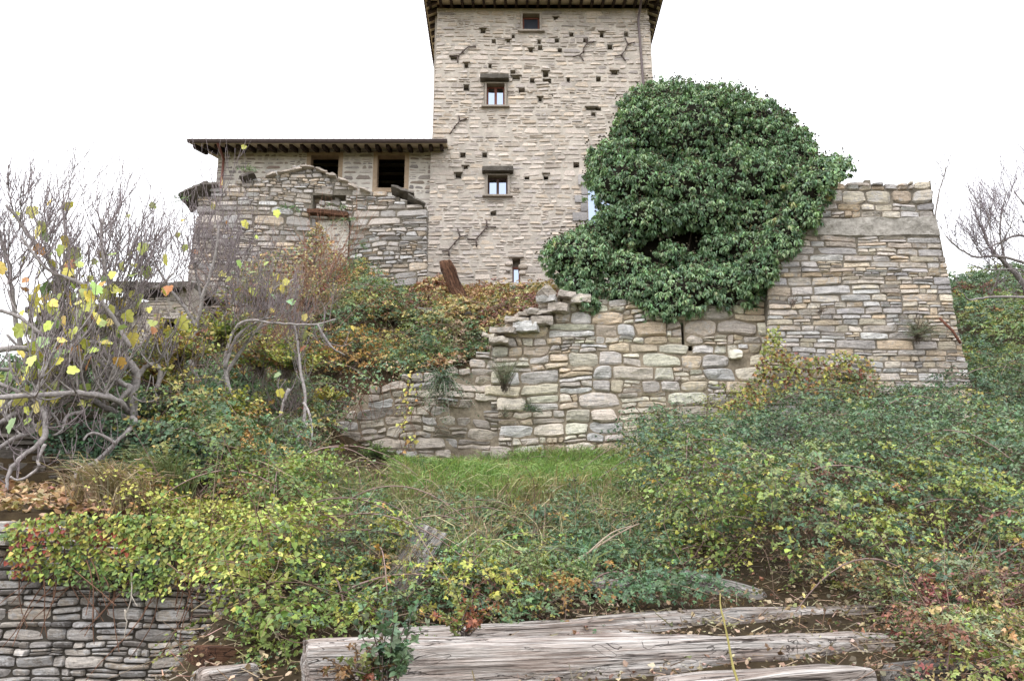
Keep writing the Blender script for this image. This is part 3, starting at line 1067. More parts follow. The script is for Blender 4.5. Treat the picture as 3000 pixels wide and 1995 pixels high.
# ---- the wing to the left of the tower
WY = 26.25
rng = np.random.default_rng(21)
wL = edge_fn([(640, 440), (625, 560), (600, 800)], WY)
wR = edge_fn([(1276, 420), (1270, 560), (1266, 800)], WY)
wz1 = PX(900, 424, WY)[1]
wz0 = 8.0
wing = thing('stone_house', ((wL(12) + wR(12)) / 2, WY + 3, wz0), 'low stone house wing with two empty windows beside the tower under a brown gutter', 'house')
wa = rect(912, 455, 988, 560, WY)
wb = rect(1107, 455, 1184, 552, WY)
fa = [(r[0] - .14, r[1] + .14, r[2] - .14, r[3] + .1) for r in (wa, wb)]
mb = MB()
masonry(mb, WY, wz0, wz1, wL, wR, rng, ch=(.11, .175), asp=(1.5, 3.8), gap=.034, D=.018, split=.2, wav=.03, holes=fa, T=.4, rough=.007, rnd=(.3, .7), tilt=.006)
mb.build('wall', [M['wing_mortar'], M['wing_stone']], wing)
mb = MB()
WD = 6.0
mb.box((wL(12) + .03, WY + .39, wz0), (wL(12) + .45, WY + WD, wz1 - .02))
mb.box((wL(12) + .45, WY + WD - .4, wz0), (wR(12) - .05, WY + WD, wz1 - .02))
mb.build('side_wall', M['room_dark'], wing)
for r, f in zip((wa, wb), fa):
    w = recess(wing, r, WY + .014, .36, M['plaster_frame'], 'window', None, False)
    m = MB()
    y0, y1 = WY - .022, WY + .2
    m.box((f[0], y0, f[2]), (r[0], y1, f[3]))
    m.box((r[1], y0, f[2]), (f[1], y1, f[3]))
    m.box((r[0], y0, r[3]), (r[1], y1, f[3]))
    m.box((r[0], y0 - .02, f[2]), (r[1], y1, r[2]))
    m.build('frame', M['plaster_frame'], w)
# room inside: floor, ceiling beams
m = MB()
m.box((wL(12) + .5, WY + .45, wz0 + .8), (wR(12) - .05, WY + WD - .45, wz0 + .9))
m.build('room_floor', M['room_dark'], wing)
m = MB()
for i in range(7):
    m.box((wL(12) + .5, WY + .6 + i * .75, wz1 + .02), (wR(12) - .05, WY + .74 + i * .75, wz1 + .16))
m.build('ceiling_beam', M['rafter_wood'], wing)
woh = .85
wxl, wxr = PX(556, 412, WY - woh)[0], PX(1308, 405, WY - woh)[0]
wzf = PX(900, 421, WY - woh)[1]      # underside at the eave edge
rise = .26
m = MB()
v = [(wxl, WY - woh, wzf), (wxr, WY - woh, wzf), (wxr, WY + WD / 2, wzf + rise * (woh + WD / 2)), (wxl, WY + WD / 2, wzf + rise * (woh + WD / 2)),
     (wxr, WY + WD + .4, wzf + .3), (wxl, WY + WD + .4, wzf + .3)]
v += [(x, y, z + .05) for x, y, z in v]
m.add(v, [(0, 1, 2, 3), (3, 2, 4, 5), (6, 9, 8, 7), (9, 11, 10, 8), (0, 6, 7, 1), (0, 3, 9, 6), (3, 5, 11, 9), (1, 7, 8, 2), (2, 8, 10, 4)], 0, None, False)
wroof = m.build('roof', M['soffit'], wing)
m = MB()
n = int((wxr - wxl) / .205)
for i in range(n):
    x = wxl + .1 + (wxr - wxl - .2) * i / (n - 1)
    aa = np.linspace(0, math.pi, 7)
    rr = .1
    r0 = np.stack([x + rr * np.cos(aa), np.full(7, WY - woh - .06), wzf + .06 + rr * .85 * np.sin(aa)], -1)
    r1 = r0 + np.array([0, woh + WD / 2, rise * (woh + WD / 2)])
    r2 = np.stack([x + .075 * np.cos(aa), np.full(7, WY - woh - .06), wzf + .06 + .075 * .85 * np.sin(aa)], -1)
    m.add(np.concatenate([r0, r1, r2]), [(k, k + 1, k + 8, k + 7) for k in range(6)] + [(k + 14, k + 15, k + 1, k) for k in range(6)], 0, None, True)
m.build('roof_tiles', M['roof_tile'], wroof)
n = 24
for i in range(n):
    x = wxl + .12 + (wxr - wxl - .3) * i / (n - 1)
    m = MB()
    s = .05
    v = []
    for (yy, cut) in ((WY - woh + .1, .05), (WY - woh + .2, 0), (WY + .35, 0)):
        zz = wzf + rise * (yy - (WY - woh)) - .145
        for (dx, dz) in ((-s, cut), (s, cut), (s, .143), (-s, .143)):
            v.append((x + dx, yy, zz + dz))
    m.add(v, [(0, 3, 2, 1), (0, 1, 5, 4), (1, 2, 6, 5), (3, 0, 4, 7), (4, 5, 9, 8), (5, 6, 10, 9), (7, 4, 8, 11)], 0, None, False)
    m.build('rafter', M['rafter_wood'], wroof)
m = MB()
gz = wzf + .06
aa = np.linspace(math.pi, 2 * math.pi, 9)
gr = .085
p0 = np.stack([np.full(9, wxl - .02), WY - woh - .1 + gr * np.cos(aa), gz + gr * np.sin(aa) * 1.05], -1)
p1 = p0 + np.array([wxr - wxl + .06, 0, .0])
m.add(np.concatenate([p0, p1]), [(k, k + 1, k + 10, k + 9) for k in range(8)], 0, None, True)
m.add(p0, [tuple(range(9))], 0, None, False)
m.add(p1, [tuple(range(8, -1, -1))], 0, None, False)
m.tube(np.array([(wxl - .02, WY - woh - .1 - gr, gz), (wxr + .04, WY - woh - .1 - gr, gz)]), .014, 6)
m.build('gutter', M['gutter_metal'], wroof)
m = MB()
pp = [P(637, 412, WY - woh - .08), P(639, 424, WY - woh - .04), P(647, 445, WY - .45), P(655, 466, WY - .1), P(652, 505, WY - .09), P(644, 570, WY - .09), P(638, 640, WY - .09)]
m.tube(np.array(pp), .045, 8)
m.build('downpipe', M['copper_pipe'], wing)

# ---- the ruined gable wall in front of the wing
RY = 24.0
rng = np.random.default_rng(31)
rtop = px_profile([(540, 612), (575, 600), (600, 575), (640, 560), (700, 535), (760, 522), (800, 508), (860, 494), (905, 492), (960, 507), (990, 527), (1010, 537), (1060, 562), (1110, 562), (1150, 572), (1200, 592), (1245, 607), (1256, 612)], RY)
rL = edge_fn([(577, 590), (568, 660), (556, 740), (545, 840), (538, 960)], RY)
rR = edge_fn([(1252, 560), (1250, 860)], RY)
gable = thing('ruined_wall', ((rL(10) + rR(10)) / 2, RY + .3, 7.8), 'crumbling grey rubble gable wall with a broken hole, standing in front of the wing', 'wall')
cav = rect(908, 566, 1018, 616, RY)
blk = rect(926, 642, 1018, 800, RY)


def cavity(u, v):
    return cav[0] - .25 < u < cav[1] + .15 and cav[2] - .08 < v < cav[3] and abs((u - (cav[0] + cav[1]) / 2)) < .62 - .5 * max(0, (v - cav[2]) / (cav[3] - cav[2]) - .55)


mb = MB()
masonry(mb, RY, 6.9, 13.4, rL, rR, rng, ch=(.09, .19), asp=(1.3, 4.0), gap=.014, D=.06, split=.4, wav=.14, top=rtop, holes=[(cav[0] + .08, cav[1] - .08, cav[2] + .02, cav[3] - .04), blk], T=.55, nx=6, ny=6,
        mort_d=-.06, rough=.018, rnd=(.15, .6), tilt=.03, warp=.03, sunk=.06, skip=cavity, mats=(0, 1), drop=.02)
# inner rubble of the hole
for k in range(8):
    X = rng.uniform(cav[0] + .05, cav[1] - .02)
    Z = rng.uniform(cav[2] + .0, cav[3] - .05)
    chunk(mb, (rng.uniform(.15, .34), .25, rng.uniform(.08, .18)), (X, RY + rng.uniform(.3, .5), Z), rotm(0, rng.uniform(-.3, .3), 0), 70 + k, .8, .04, 4, (5, 4, 4), 1, np.array([rng.random() * .6, rng.random() * .5, .7]))
mb.build('wall', [M['ruin_earth'], M['ruin_stone']], gable)
# blocked doorway: light mortared stones set back
mb = MB()
rg2 = np.random.default_rng(33)
masonry(mb, RY + .12, blk[2], blk[3], lambda v: blk[0] + .005, lambda v: blk[1] - .005, rg2, ch=(.08, .13), asp=(1.5, 3.5), gap=.05, D=.012, split=.2, T=.25, rough=.012, warp=.02, rnd=(.3, .8))
mb.build('blocked_doorway', [M['wing_mortar'], M['wing_stone']], gable)
m = MB()
r = rect(903, 614, 1022, 641, RY)
chunk(m, (r[1] - r[0], .34, .13), ((r[0] + r[1]) / 2, RY - .02, (r[2] + r[3]) / 2), rotm(0, .1, 0), 9, .3, .03, 4, (16, 5, 3))
m.build('lintel', M['brown_wood'], gable)


def slab(pxc, pyc, w, d, h, roll, seed, parent=gable, mat=None, Y=RY, tiltx=-.25):
    X, Z = PX(pxc, pyc, Y)
    mat = mat or ('old_stone' if seed in (1, 2, 3, 8, 10) else 'weathered_stone')  # darker stone on some slabs paints in their shaded undersides
    m = MB()

    def shp(q):
        t = q[:, 0] / w
        q = q.copy()
        q[:, 1] *= 1 - .25 * (t + .5) ** 2
        q[:, 2] *= 1 - .5 * (np.abs(t) * 2) ** 3
        return q
    chunk(m, (w, d, h), (X, Y + .05, Z), rotm(tiltx, roll, 0), seed, .25, .06, 6, (12, 8, 3), 0, np.array([.2, .3, .5]), shape=shp)
    return m.build('roof_slab', M[mat], parent)


slab(580, 571, .95, .75, .13, -.55, 1, tiltx=-.5)
slab(618, 552, .5, .6, .1, -.1, 2)
slab(730, 527, .44, .6, .11, -.35, 3, tiltx=-.45)
slab(868, 500, .36, .4, .07, -.16, 4, tiltx=-.1)
slab(902, 494, .44, .4, .05, .03, 15, tiltx=-.1)
slab(942, 502, .34, .4, .06, .22, 5, tiltx=-.1)
slab(972, 516, .30, .4, .07, .05, 14, tiltx=-.1)
slab(1006, 534, .36, .4, .06, .38, 6, tiltx=-.2)
slab(1034, 552, .26, .4, .07, .2, 16, tiltx=-.2)
slab(1070, 564, .34, .5, .07, .25, 7, tiltx=-.2)
slab(1180, 566, .72, .5, .10, .3, 8, tiltx=-.3)
slab(1219, 594, .6, .5, .07, .48, 10, tiltx=-.3)
slab(832, 509, .38, .4, .06, -.12, 12, tiltx=-.1)
slab(795, 516, .32, .4, .07, -.28, 17, tiltx=-.1)

# ---- low outbuilding at the left, mostly behind the fig tree
OY = 21.0
rng = np.random.default_rng(41)
hut = thing('stone_outbuilding', (PX(330, 1000, OY)[0], OY + 1.5, 5.6), 'low stone outbuilding with slab roof and small dark window behind the fig tree', 'outbuilding')
otop = px_profile([(90, 925), (330, 905), (372, 900), (376, 842), (560, 838)], OY)
ow = rect(470, 930, 508, 1003, OY)
oL, oR = PX(95, 1000, OY)[0], PX(556, 1000, OY)[0]
mb = MB()
masonry(mb, OY, 5.3, 8.2, lambda v: oL, lambda v: oR, rng, ch=(.08, .15), asp=(2, 5), gap=.03, D=.03, split=.3, wav=.06, top=otop, holes=[ow], T=.5, rough=.012, rnd=(.2, .6))
mb.build('wall', [M['tower_mortar'], M['tower_stone']], hut)
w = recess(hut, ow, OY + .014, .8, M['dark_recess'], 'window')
m = MB()
m.box((ow[0] - .16, OY - .03, ow[2] - .1), (ow[0], OY + .3, ow[3] + .1))
m.build('frame', M['plaster_frame'], w)
m = MB()
for k, (a, b, c, d) in enumerate([(330, 818, 555, 838), (80, 893, 400, 912)]):
    r = rect(a, b, c, d, OY - .3)
    chunk(m, (r[1] - r[0], 3.2, .16), ((r[0] + r[1]) / 2, OY + 1.2, (r[2] + r[3]) / 2 + .12), rotm(.12, 0, 0), 80 + k, .2, .05, 3, (24, 10, 2), 0, np.array([.3, .4, .6]))
m.build('roof', M['old_stone'], hut)

# ---- the big rampart wall
AY = 16.5
rng = np.random.default_rng(51)
atop = px_profile([(900, 1310), (950, 1240), (985, 1170), (1040, 1130), (1150, 1105), (1260, 1090), (1330, 1075), (1380, 1040), (1420, 1000), (1445, 975), (1490, 950), (1530, 925), (1570, 900), (1595, 868), (1640, 862), (1720, 872), (2262, 872)], AY)
aL, aR = PX(905, 1300, AY)[0], PX(2262, 1000, AY)[0]
ramp_ = thing('rampart_wall', ((aL + aR) / 2, AY + .5, 2.6), 'long broken wall of big beige stones below the ivy, crumbling away to the left', 'wall')
mid = PX(1440, 1000, AY)[0]
crack = [rect(1999, 940, 2010, 1010, AY), rect(2020, 1008, 2034, 1024, AY)]


mb = MB()
masonry(mb, AY, 2.55, 6.5, lambda v: mid + .22 * float(noise3(np.array([[v * 3.1, 1.5, .5]]), 3)[0]), lambda v: aR, rng, ch=(.14, .31), asp=(1.1, 3.2), gap=.014, D=.06, split=.3, wav=.10, top=atop, holes=crack, T=1.0, nx=8, ny=7,
        mort_d=-.06, rough=.024, rnd=(.1, .45), tilt=.03, warp=.03, sunk=.05, lean=.03, drop=.01)
rng = np.random.default_rng(52)
masonry(mb, AY + .035, 2.55, 6.0, lambda v: aL, lambda v: mid + .3, rng, ch=(.08, .24), asp=(1.2, 3.6), gap=.012, D=.05, split=.4, wav=.10, top=atop, T=.9, nx=8, ny=7, mort_d=-.04, rough=.03, rnd=(.1, .5), tilt=.04, warp=.04, sunk=.05, lean=.05, drop=.10, mats=(0, 2), bed_drop=.22)
for k, (a_, b_, w_, h_, rl) in enumerate([(1605, 880, .4, .12, 0), (1660, 868, .35, .14, .1), (1570, 918, .5, .1, -.05), (1640, 905, .4, .18, .06), (1515, 940, .5, .1, .08), (1580, 945, .45, .17, -.08), (1480, 972, .5, .09, .06), (1462, 1000, .4, .12, .05), (1530, 925, .3, .08, -.15), (1440, 985, .25, .07, .12), (1700, 880, .4, .16, 0), (1600, 862, .3, .2, .5), (1545, 960, .5, .2, 0)]):
    X_, Z_ = PX(a_, b_, AY + .1)
    chunk(mb, (w_, .5, h_), (X_, AY + .1, Z_), rotm(.08, rl * 1.5, .25 * (k % 3 - 1)), 110 + k, .25, .045, 7, (12, 7, 5), 2, rng.random(3), smooth=False)
mb.build('wall', [M['rampart_earth'], M['rampart_stone'], M['weathered_stone']], ramp_)
m = MB()
r = rect(2138, 1024, 2176, 1048, AY)
chunk(m, (r[1] - r[0], .25, r[3] - r[2]), ((r[0] + r[1]) / 2, AY + .12, (r[2] + r[3]) / 2), None, 3, .25, .05, 9, (10, 4, 7), 0, np.array([.9, .9, .9]))
m.build('pale_stone', plain_mat('pale_quartz', (232, 226, 212), .9, 0, .12), ramp_)

# ---- the bastion on the right
BY = 16.2
rng = np.random.default_rng(61)
bL = edge_fn([(2330, 500), (2300, 690), (2258, 770), (2252, 1010), (2245, 1250)], BY)
bR = edge_fn([(2738, 512), (2750, 640), (2766, 690), (2786, 790), (2808, 930), (2850, 1112), (2872, 1250)], BY)
btop = px_profile([(2300, 640), (2372, 560), (2400, 538), (2440, 524), (2480, 512), (2556, 508), (2566, 520), (2600, 514), (2640, 508), (2690, 520), (2700, 512), (2740, 516)], BY)
bz1 = PX(2500, 508, BY)[1]
bast = thing('stone_bastion', (PX(2540, 1100, BY)[0], BY + 1.5, 2.8), 'tall thin-bedded stone bastion with battered edge and a concrete band near its top', 'bastion')
band = (PX(2300, 650, BY)[0], PX(2765, 650, BY)[0], PX(2500, 683, BY)[1], PX(2500, 633, BY)[1])
mb = MB()
masonry(mb, BY, 2.7, band[2], bL, bR, rng, ch=(.085, .19), asp=(1.7, 5.2), gap=.008, D=.04, split=.3, wav=.06, top=btop, T=.8, nx=7, ny=6, mort_d=-.045, rough=.014, rnd=(.05, .25), tilt=.022, warp=.013, sunk=.05, lean=.02)
yb = BY + .02 * (band[2] - 2.7)
masonry(mb, yb, band[3], bz1 + .12, bL, bR, rng, bed_drop=.14, ch=(.14, .24), asp=(1.2, 3.0), gap=.016, D=.06, split=.28, wav=.06, top=btop, T=.8, nx=7, ny=6, mort_d=-.035, rough=.018, rnd=(.2, .6), tilt=.03, warp=.025, sunk=.05, lean=.02)
mb.build('wall', [M['bastion_mortar'], M['bastion_stone']], bast)
m = MB()
nu, nv = 70, 12
uu, vv = np.meshgrid(np.linspace(0, 1, nu), np.linspace(0, 1, nv))
xl_ = np.array([bL(z) for z in band[2] + (band[3] - band[2]) * vv[:, 0]])[:, None]
xr_ = np.array([bR(z) for z in band[2] + (band[3] - band[2]) * vv[:, 0]])[:, None]
X = xl_ + (xr_ - xl_) * uu
Z = band[2] - .06 + (band[3] - band[2] + .1) * vv + .05 * n2(X * 1.5, vv * 2, 5)
Yv = yb - .012 - .045 * fbm(np.stack([X * 5, Z * 5, 0 * X], -1), 6, 4)
edge = (vv == 0) | (vv == 1)
Yv = np.where(edge, yb + .08, Yv)
idx = np.arange(nu * nv).reshape(nv, nu)
q = np.stack([idx[:-1, :-1], idx[:-1, 1:], idx[1:, 1:], idx[1:, :-1]], -1).reshape(-1, 4)
m.add(np.stack([X, Yv, Z], -1), q, 0, np.array([.5, .5, .4]), False)
m.box((bL(band[2]) + .02, yb + .05, band[2] - .02), (bR(band[3]) - .02, yb + .8, band[3] + .02))
m.build('concrete_band', M['concrete'], bast)
# return face of the bastion going back along its right side
m = MB()
xe = np.array([[bR(z) - .04, z] for z in np.linspace(2.7, bz1 - .1, 20)])
for k in range(19):
    (x0, z0_), (x1, z1_) = xe[k], xe[k + 1]
    m.add([(x0, BY + .1, z0_), (x0 - .2, BY + 5, z0_), (x1 - .2, BY + 5, z1_), (x1, BY + .1, z1_)], [(0, 1, 2, 3)], 0, None, False)
m.build('side_wall', M['bastion_mortar'], bast)
m = MB()
m.tube(np.array([P(2752, 932, BY - .12), P(2790, 968, BY - .2), P(2814, 1006, BY - .28)]), .028, 6)
m.build('iron_bar', M['rust'], bast)

# ---- dry stone wall in the left foreground
DY = 7.0
rng = np.random.default_rng(71)
dtop = px_profile([(-60, 1560), (40, 1545), (200, 1590), (420, 1640), (600, 1690), (720, 1720), (760, 1800)], DY)
dL, dR = PX(-160, 1700, DY)[0], PX(745, 1800, DY)[0]
dry = thing('dry_stone_wall', (PX(300, 1900, DY)[0], DY + .3, .1), 'grey lichen-spotted dry stone retaining wall in the lower left corner under hanging vines', 'wall')
mb = MB()
masonry(mb, DY, .1, 1.85, lambda v: dL, lambda v: dR, rng, ch=(.042, .105), asp=(1.4, 4.2), gap=.006, D=.035, split=.34, wav=.05, top=dtop, T=.5, nx=9, ny=8, mort_d=-.05, rough=.011, rnd=(.1, .5), tilt=.02, warp=.014, sunk=.05)
mb.build('wall', [M['dry_earth'], M['dry_stone']], dry)
m = MB()
r = rect(-70, 1528, 36, 1560, DY)
chunk(m, (r[1] - r[0], .4, r[3] - r[2]), ((r[0] + r[1]) / 2, DY + .1, (r[2] + r[3]) / 2), None, 3, .3, .012, 6, (12, 6, 4), 0, np.array([.4, .75, .4]))
r = rect(-70, 1562, 44, 1598, DY)
chunk(m, (r[1] - r[0], .4, r[3] - r[2]), ((r[0] + r[1]) / 2, DY + .06, (r[2] + r[3]) / 2), None, 4, .3, .012, 6, (12, 6, 4), 0, np.array([.3, .5, .4]))
m.build('coping_stone', M['dry_stone'], dry)

# ---- low dark wall on the left terrace
LY = 10.2
rng = np.random.default_rng(81)
lL, lR = PX(-120, 1300, LY)[0], PX(640, 1300, LY)[0]
low = thing('terrace_wall', (PX(260, 1400, LY)[0], LY + .3, 1.9), 'low dark mossy terrace wall covered in small ivy behind the fig branches', 'wall')
ltop = px_profile([(-120, 1235), (300, 1225), (520, 1250), (640, 1330)], LY)
mb = MB()
masonry(mb, LY, 1.9, 3.2, lambda v: lL, lambda v: lR, rng, ch=(.1, .2), asp=(2, 5), gap=.02, D=.06, split=.3, wav=.08, top=ltop, T=.4, mort_d=-.05, rough=.02, tilt=.03, warp=.03, nx=7, ny=6)
mb.build('wall', [M['dry_earth'], M['old_stone']], low)

# ------------------------------------------------------------------ leaves, canes, grass
TPL = {
    'ov': ([(0, 0, 0), (.27, .26, .05), (.25, .64, .03), (0, 1, -.10), (-.25, .64, .03), (-.27, .26, .05)], [(0, 1, 2, 3), (0, 3, 4, 5)]),
    'heart': ([(0, .06, 0), (.40, .08, .06), (.38, .46, .04), (0, 1, -.14), (-.38, .46, .04), (-.40, .08, .06)], [(0, 1, 2, 3), (0, 3, 4, 5)]),
    'kite': ([(0, 0, 0), (.27, .42, .07), (0, 1, -.12), (-.27, .42, .07)], [(0, 1, 2), (0, 2, 3)]),
    'lance': ([(0, 0, 0), (.12, .35, .03), (0, 1, -.15), (-.12, .35, .03)], [(0, 1, 2), (0, 2, 3)]),
    'hang': ([(0, 0, 0), (.19, .40, .07), (0, 1, -.10), (-.19, .40, .07)], [(0, 1, 2), (0, 2, 3)]),
    'needle': ([(-.03, 0, 0), (.03, 0, 0), (.02, 1, 0), (-.02, 1, 0)], [(0, 1, 2, 3)]),
    'crumple': ([(0, 0, 0), (.34, .3, .22), (.2, .75, -.1), (0, 1, .2), (-.3, .7, .2), (-.36, .25, -.05)], [(0, 1, 2, 3), (0, 3, 4, 5)]),
    'fig': ([(0, .38, 0), (0, 0, .02), (.22, -.06, .05), (.44, .12, .08), (.40, .34, .03), (.48, .56, .06), (.38, .70, .0), (.28, .68, .02), (.18, .92, -.06), (0, 1.05, -.12),
             (-.18, .92, -.06), (-.28, .68, .02), (-.38, .70, .0), (-.48, .56, .06), (-.40, .34, .03), (-.44, .12, .08), (-.22, -.06, .05)],
            [(0, i, i + 1) for i in range(1, 16)] + [(0, 16, 1)]),
}


def put_leaves(mb, pos, tip, nor, size, col, kind='ov', mat=0):
    V, F = TPL[kind]
    V = np.array(V)
    F = np.array(F)
    y = nrm(tip)
    z = nor - (nor * y).sum(1, keepdims=True) * y
    z = nrm(z + 1e-6)
    x = np.cross(y, z)
    s = np.broadcast_to(np.asarray(size, float), (len(pos),))[:, None, None]
    W = pos[:, None] + s * (V[None, :, 0, None] * x[:, None] + V[None, :, 1, None] * y[:, None] + V[None, :, 2, None] * z[:, None])
    m = len(V)
    f = (F[None] + (np.arange(len(pos)) * m)[:, None, None]).reshape(-1, F.shape[1])
    mb.add(W.reshape(-1, 3), f, mat, np.repeat(col, m, 0), False)


LEAF_K = 0.84
SAT = 1.0


def pick(rng, pal, n, pos=None, scale=1.0, seed=0):
    w = np.array([p[0] for p in pal], float)
    cols = np.array([s2l(p[1]) for p in pal]) * LEAF_K
    u = rng.random(n)
    if pos is not None:
        f = fbm(np.asarray(pos) / scale, seed, 2) * .9 + .5
        u = np.clip(.5 * u + .5 * f, 0, .9999)
        u = np.argsort(np.argsort(u)) / max(n, 1)
    g = cols @ np.array([.25, .6, .15])
    cols = g[:, None] + (cols - g[:, None]) * SAT
    k = np.searchsorted(np.cumsum(w) / w.sum(), u, side='right').clip(0, len(pal) - 1)
    return cols[k]


def jitter(rng, col, amp=.22):
    n = len(col)
    return np.clip(col * (1 + amp * rng.standard_normal((n, 1))) * (1 + .08 * rng.standard_normal((n, 3))), .004, .9)


def unit(rng, n):
    return nrm(rng.standard_normal((n, 3)))


UP = np.array([0, 0, 1.0])


def rot_about(v, k, a):
    return v * math.cos(a) + np.cross(k, v) * math.sin(a) + k * (k * v).sum(-1, keepdims=True) * (1 - math.cos(a))


def sprays(mb, rng, root, d, L, n, sag, ls, col, kind='ov', trif=False, up=.7, canes=None, cane_frac=.3, cane_col=(110, 92, 84), cane_r=.004, stalk=.4, jit=.22, droop=.25, t0=.1):
    N_ = len(root)
    L = np.broadcast_to(np.asarray(L, float), (N_,))
    t = t0 + (1 - t0) * (np.arange(n)[None] + rng.random((N_, n))) / n
    pos = root[:, None] + d[:, None] * (L[:, None] * t)[..., None] - UP * (sag * L[:, None] * t ** 2)[..., None]
    tan = nrm(d[:, None] - UP * (2 * sag * t)[..., None])
    side = nrm(np.cross(tan, UP + 0 * tan) + 1e-6) * np.where(np.arange(n) % 2, 1, -1)[None, :, None]
    tip = nrm(side * .8 + tan * .55 + rng.standard_normal(tan.shape) * .38 - UP * droop)
    nor = nrm(UP * up + d[:, None] * .45 + rng.standard_normal(tan.shape) * .55)
    s = ls * rng.uniform(.65, 1.25, (N_, n)) * rng.uniform(.75, 1.3, (N_, 1)) * (1.05 - .35 * t)
    c = np.repeat(col[:, None], n, 1)
    pos, tip, nor, s, c = pos.reshape(-1, 3), tip.reshape(-1, 3), nor.reshape(-1, 3), s.ravel(), c.reshape(-1, 3)
    base = pos + tip * (s * stalk)[:, None]
    c = jitter(rng, c, jit)
    if trif:
        nor2 = nrm(nor - (nor * tip).sum(1, keepdims=True) * tip)
        put_leaves(mb, base, tip, nor, s, c, kind)
        for a in (1.15, -1.15):
            put_leaves(mb, base, rot_about(tip, nor2, a), nor + rng.standard_normal(nor.shape) * .12, s * .85, c * rng.uniform(.9, 1.1, (len(c), 1)), kind)
    else:
        put_leaves(mb, base, tip, nor, s, c, kind)
    if canes is not None:
        for k in np.nonzero(rng.random(N_) < cane_frac)[0]:
            tt = np.linspace(-.15, 1.0, 6)[:, None]
            p = root[k] + d[k] * (L[k] * tt) - UP * (sag * L[k] * tt * np.abs(tt))
            canes.tube(p, np.linspace(cane_r, cane_r * .45, 6), 3, 0, s2l(cane_col) * rng.uniform(.6, 1.2), False)


def in_poly(x, y, poly):
    poly = np.asarray(poly)
    r = np.zeros(x.shape, bool)
    j = len(poly) - 1
    for i in range(len(poly)):
        xi, yi = poly[i]
        xj, yj = poly[j]
        c = ((yi > y) != (yj > y)) & (x < (xj - xi) * (y - yi) / (yj - yi + 1e-12) + xi)
        r ^= c
        j = i
    return r


def ground_poly(pts, lift=.0):
    return np.array([raycast(a, b, lift)[:2] for a, b in pts])


def scatter(rng, poly, dens, nmax=60000):
    lo, hi = poly.min(0), poly.max(0)
    n = int(np.prod(hi - lo) * dens)
    n = min(n, nmax)
    p = lo + (hi - lo) * rng.random((n, 2))
    return p[in_poly(p[:, 0], p[:, 1], poly)]


MOUNDS = {}


def shrub_height(x, y, H, scale, seed, want=False):
    """separate rounded plants side by side: the height of the tallest one over each spot (and which one that is)"""
    if seed not in MOUNDS:
        r = np.random.default_rng(seed + 5000)
        lo, hi = np.array([x.min() - .6, y.min() - .6]), np.array([x.max() + .6, y.max() + .6])
        n = int(np.clip(np.prod(hi - lo) * 2.1 / scale ** 2, 12, 420))
        MOUNDS[seed] = (lo + (hi - lo) * r.random((n, 2)), scale * r.uniform(.28, .85, n), r.uniform(.45, 1.25, n))
    c, R, hh = MOUNDS[seed]
    best, who = np.full(x.shape, .0), np.zeros(x.shape, int)
    wob = .16 * noise3(np.stack([x * 3.1, y * 3.1, 0 * x + seed], -1), seed)
    for k in range(len(c)):
        d2 = ((x - c[k, 0]) ** 2 + (y - c[k, 1]) ** 2) / R[k] ** 2
        h = hh[k] * np.sqrt(np.clip(1 - d2, 0, 1)) * (.55 + .45 * R[k] / (.85 * scale))
        m = h > best
        best, who = np.where(m, h, best), np.where(m, k, who)
    b = H * np.clip(best + wob + .10, .06, 1.5)
    return (b, who) if want else b


def surf_normal(fn, x, y, e=.12):
    gx_ = (fn(x + e, y) - fn(x - e, y)) / (2 * e)
    gy_ = (fn(x, y + e) - fn(x, y - e)) / (2 * e)
    return nrm(np.stack([-gx_, -gy_, np.ones_like(gx_)], -1))


# spots kept open because timber lies there
CLEAR = [(float(P(a, b, Yc)[0]), Yc - .15, r) for a, b, Yc, r in ((1140, 1760, 6.65, .17), (1185, 1700, 6.8, .17), (1230, 1640, 6.95, .17), (1265, 1590, 7.1, .16), (2040, 1715, 7.25, .2), (2120, 1735, 7.15, .2), (2200, 1755, 7.05, .2), (1900, 1700, 7.4, .18), (1520, 1665, 7.6, .18), (1790, 1725, 6.9, .17))]


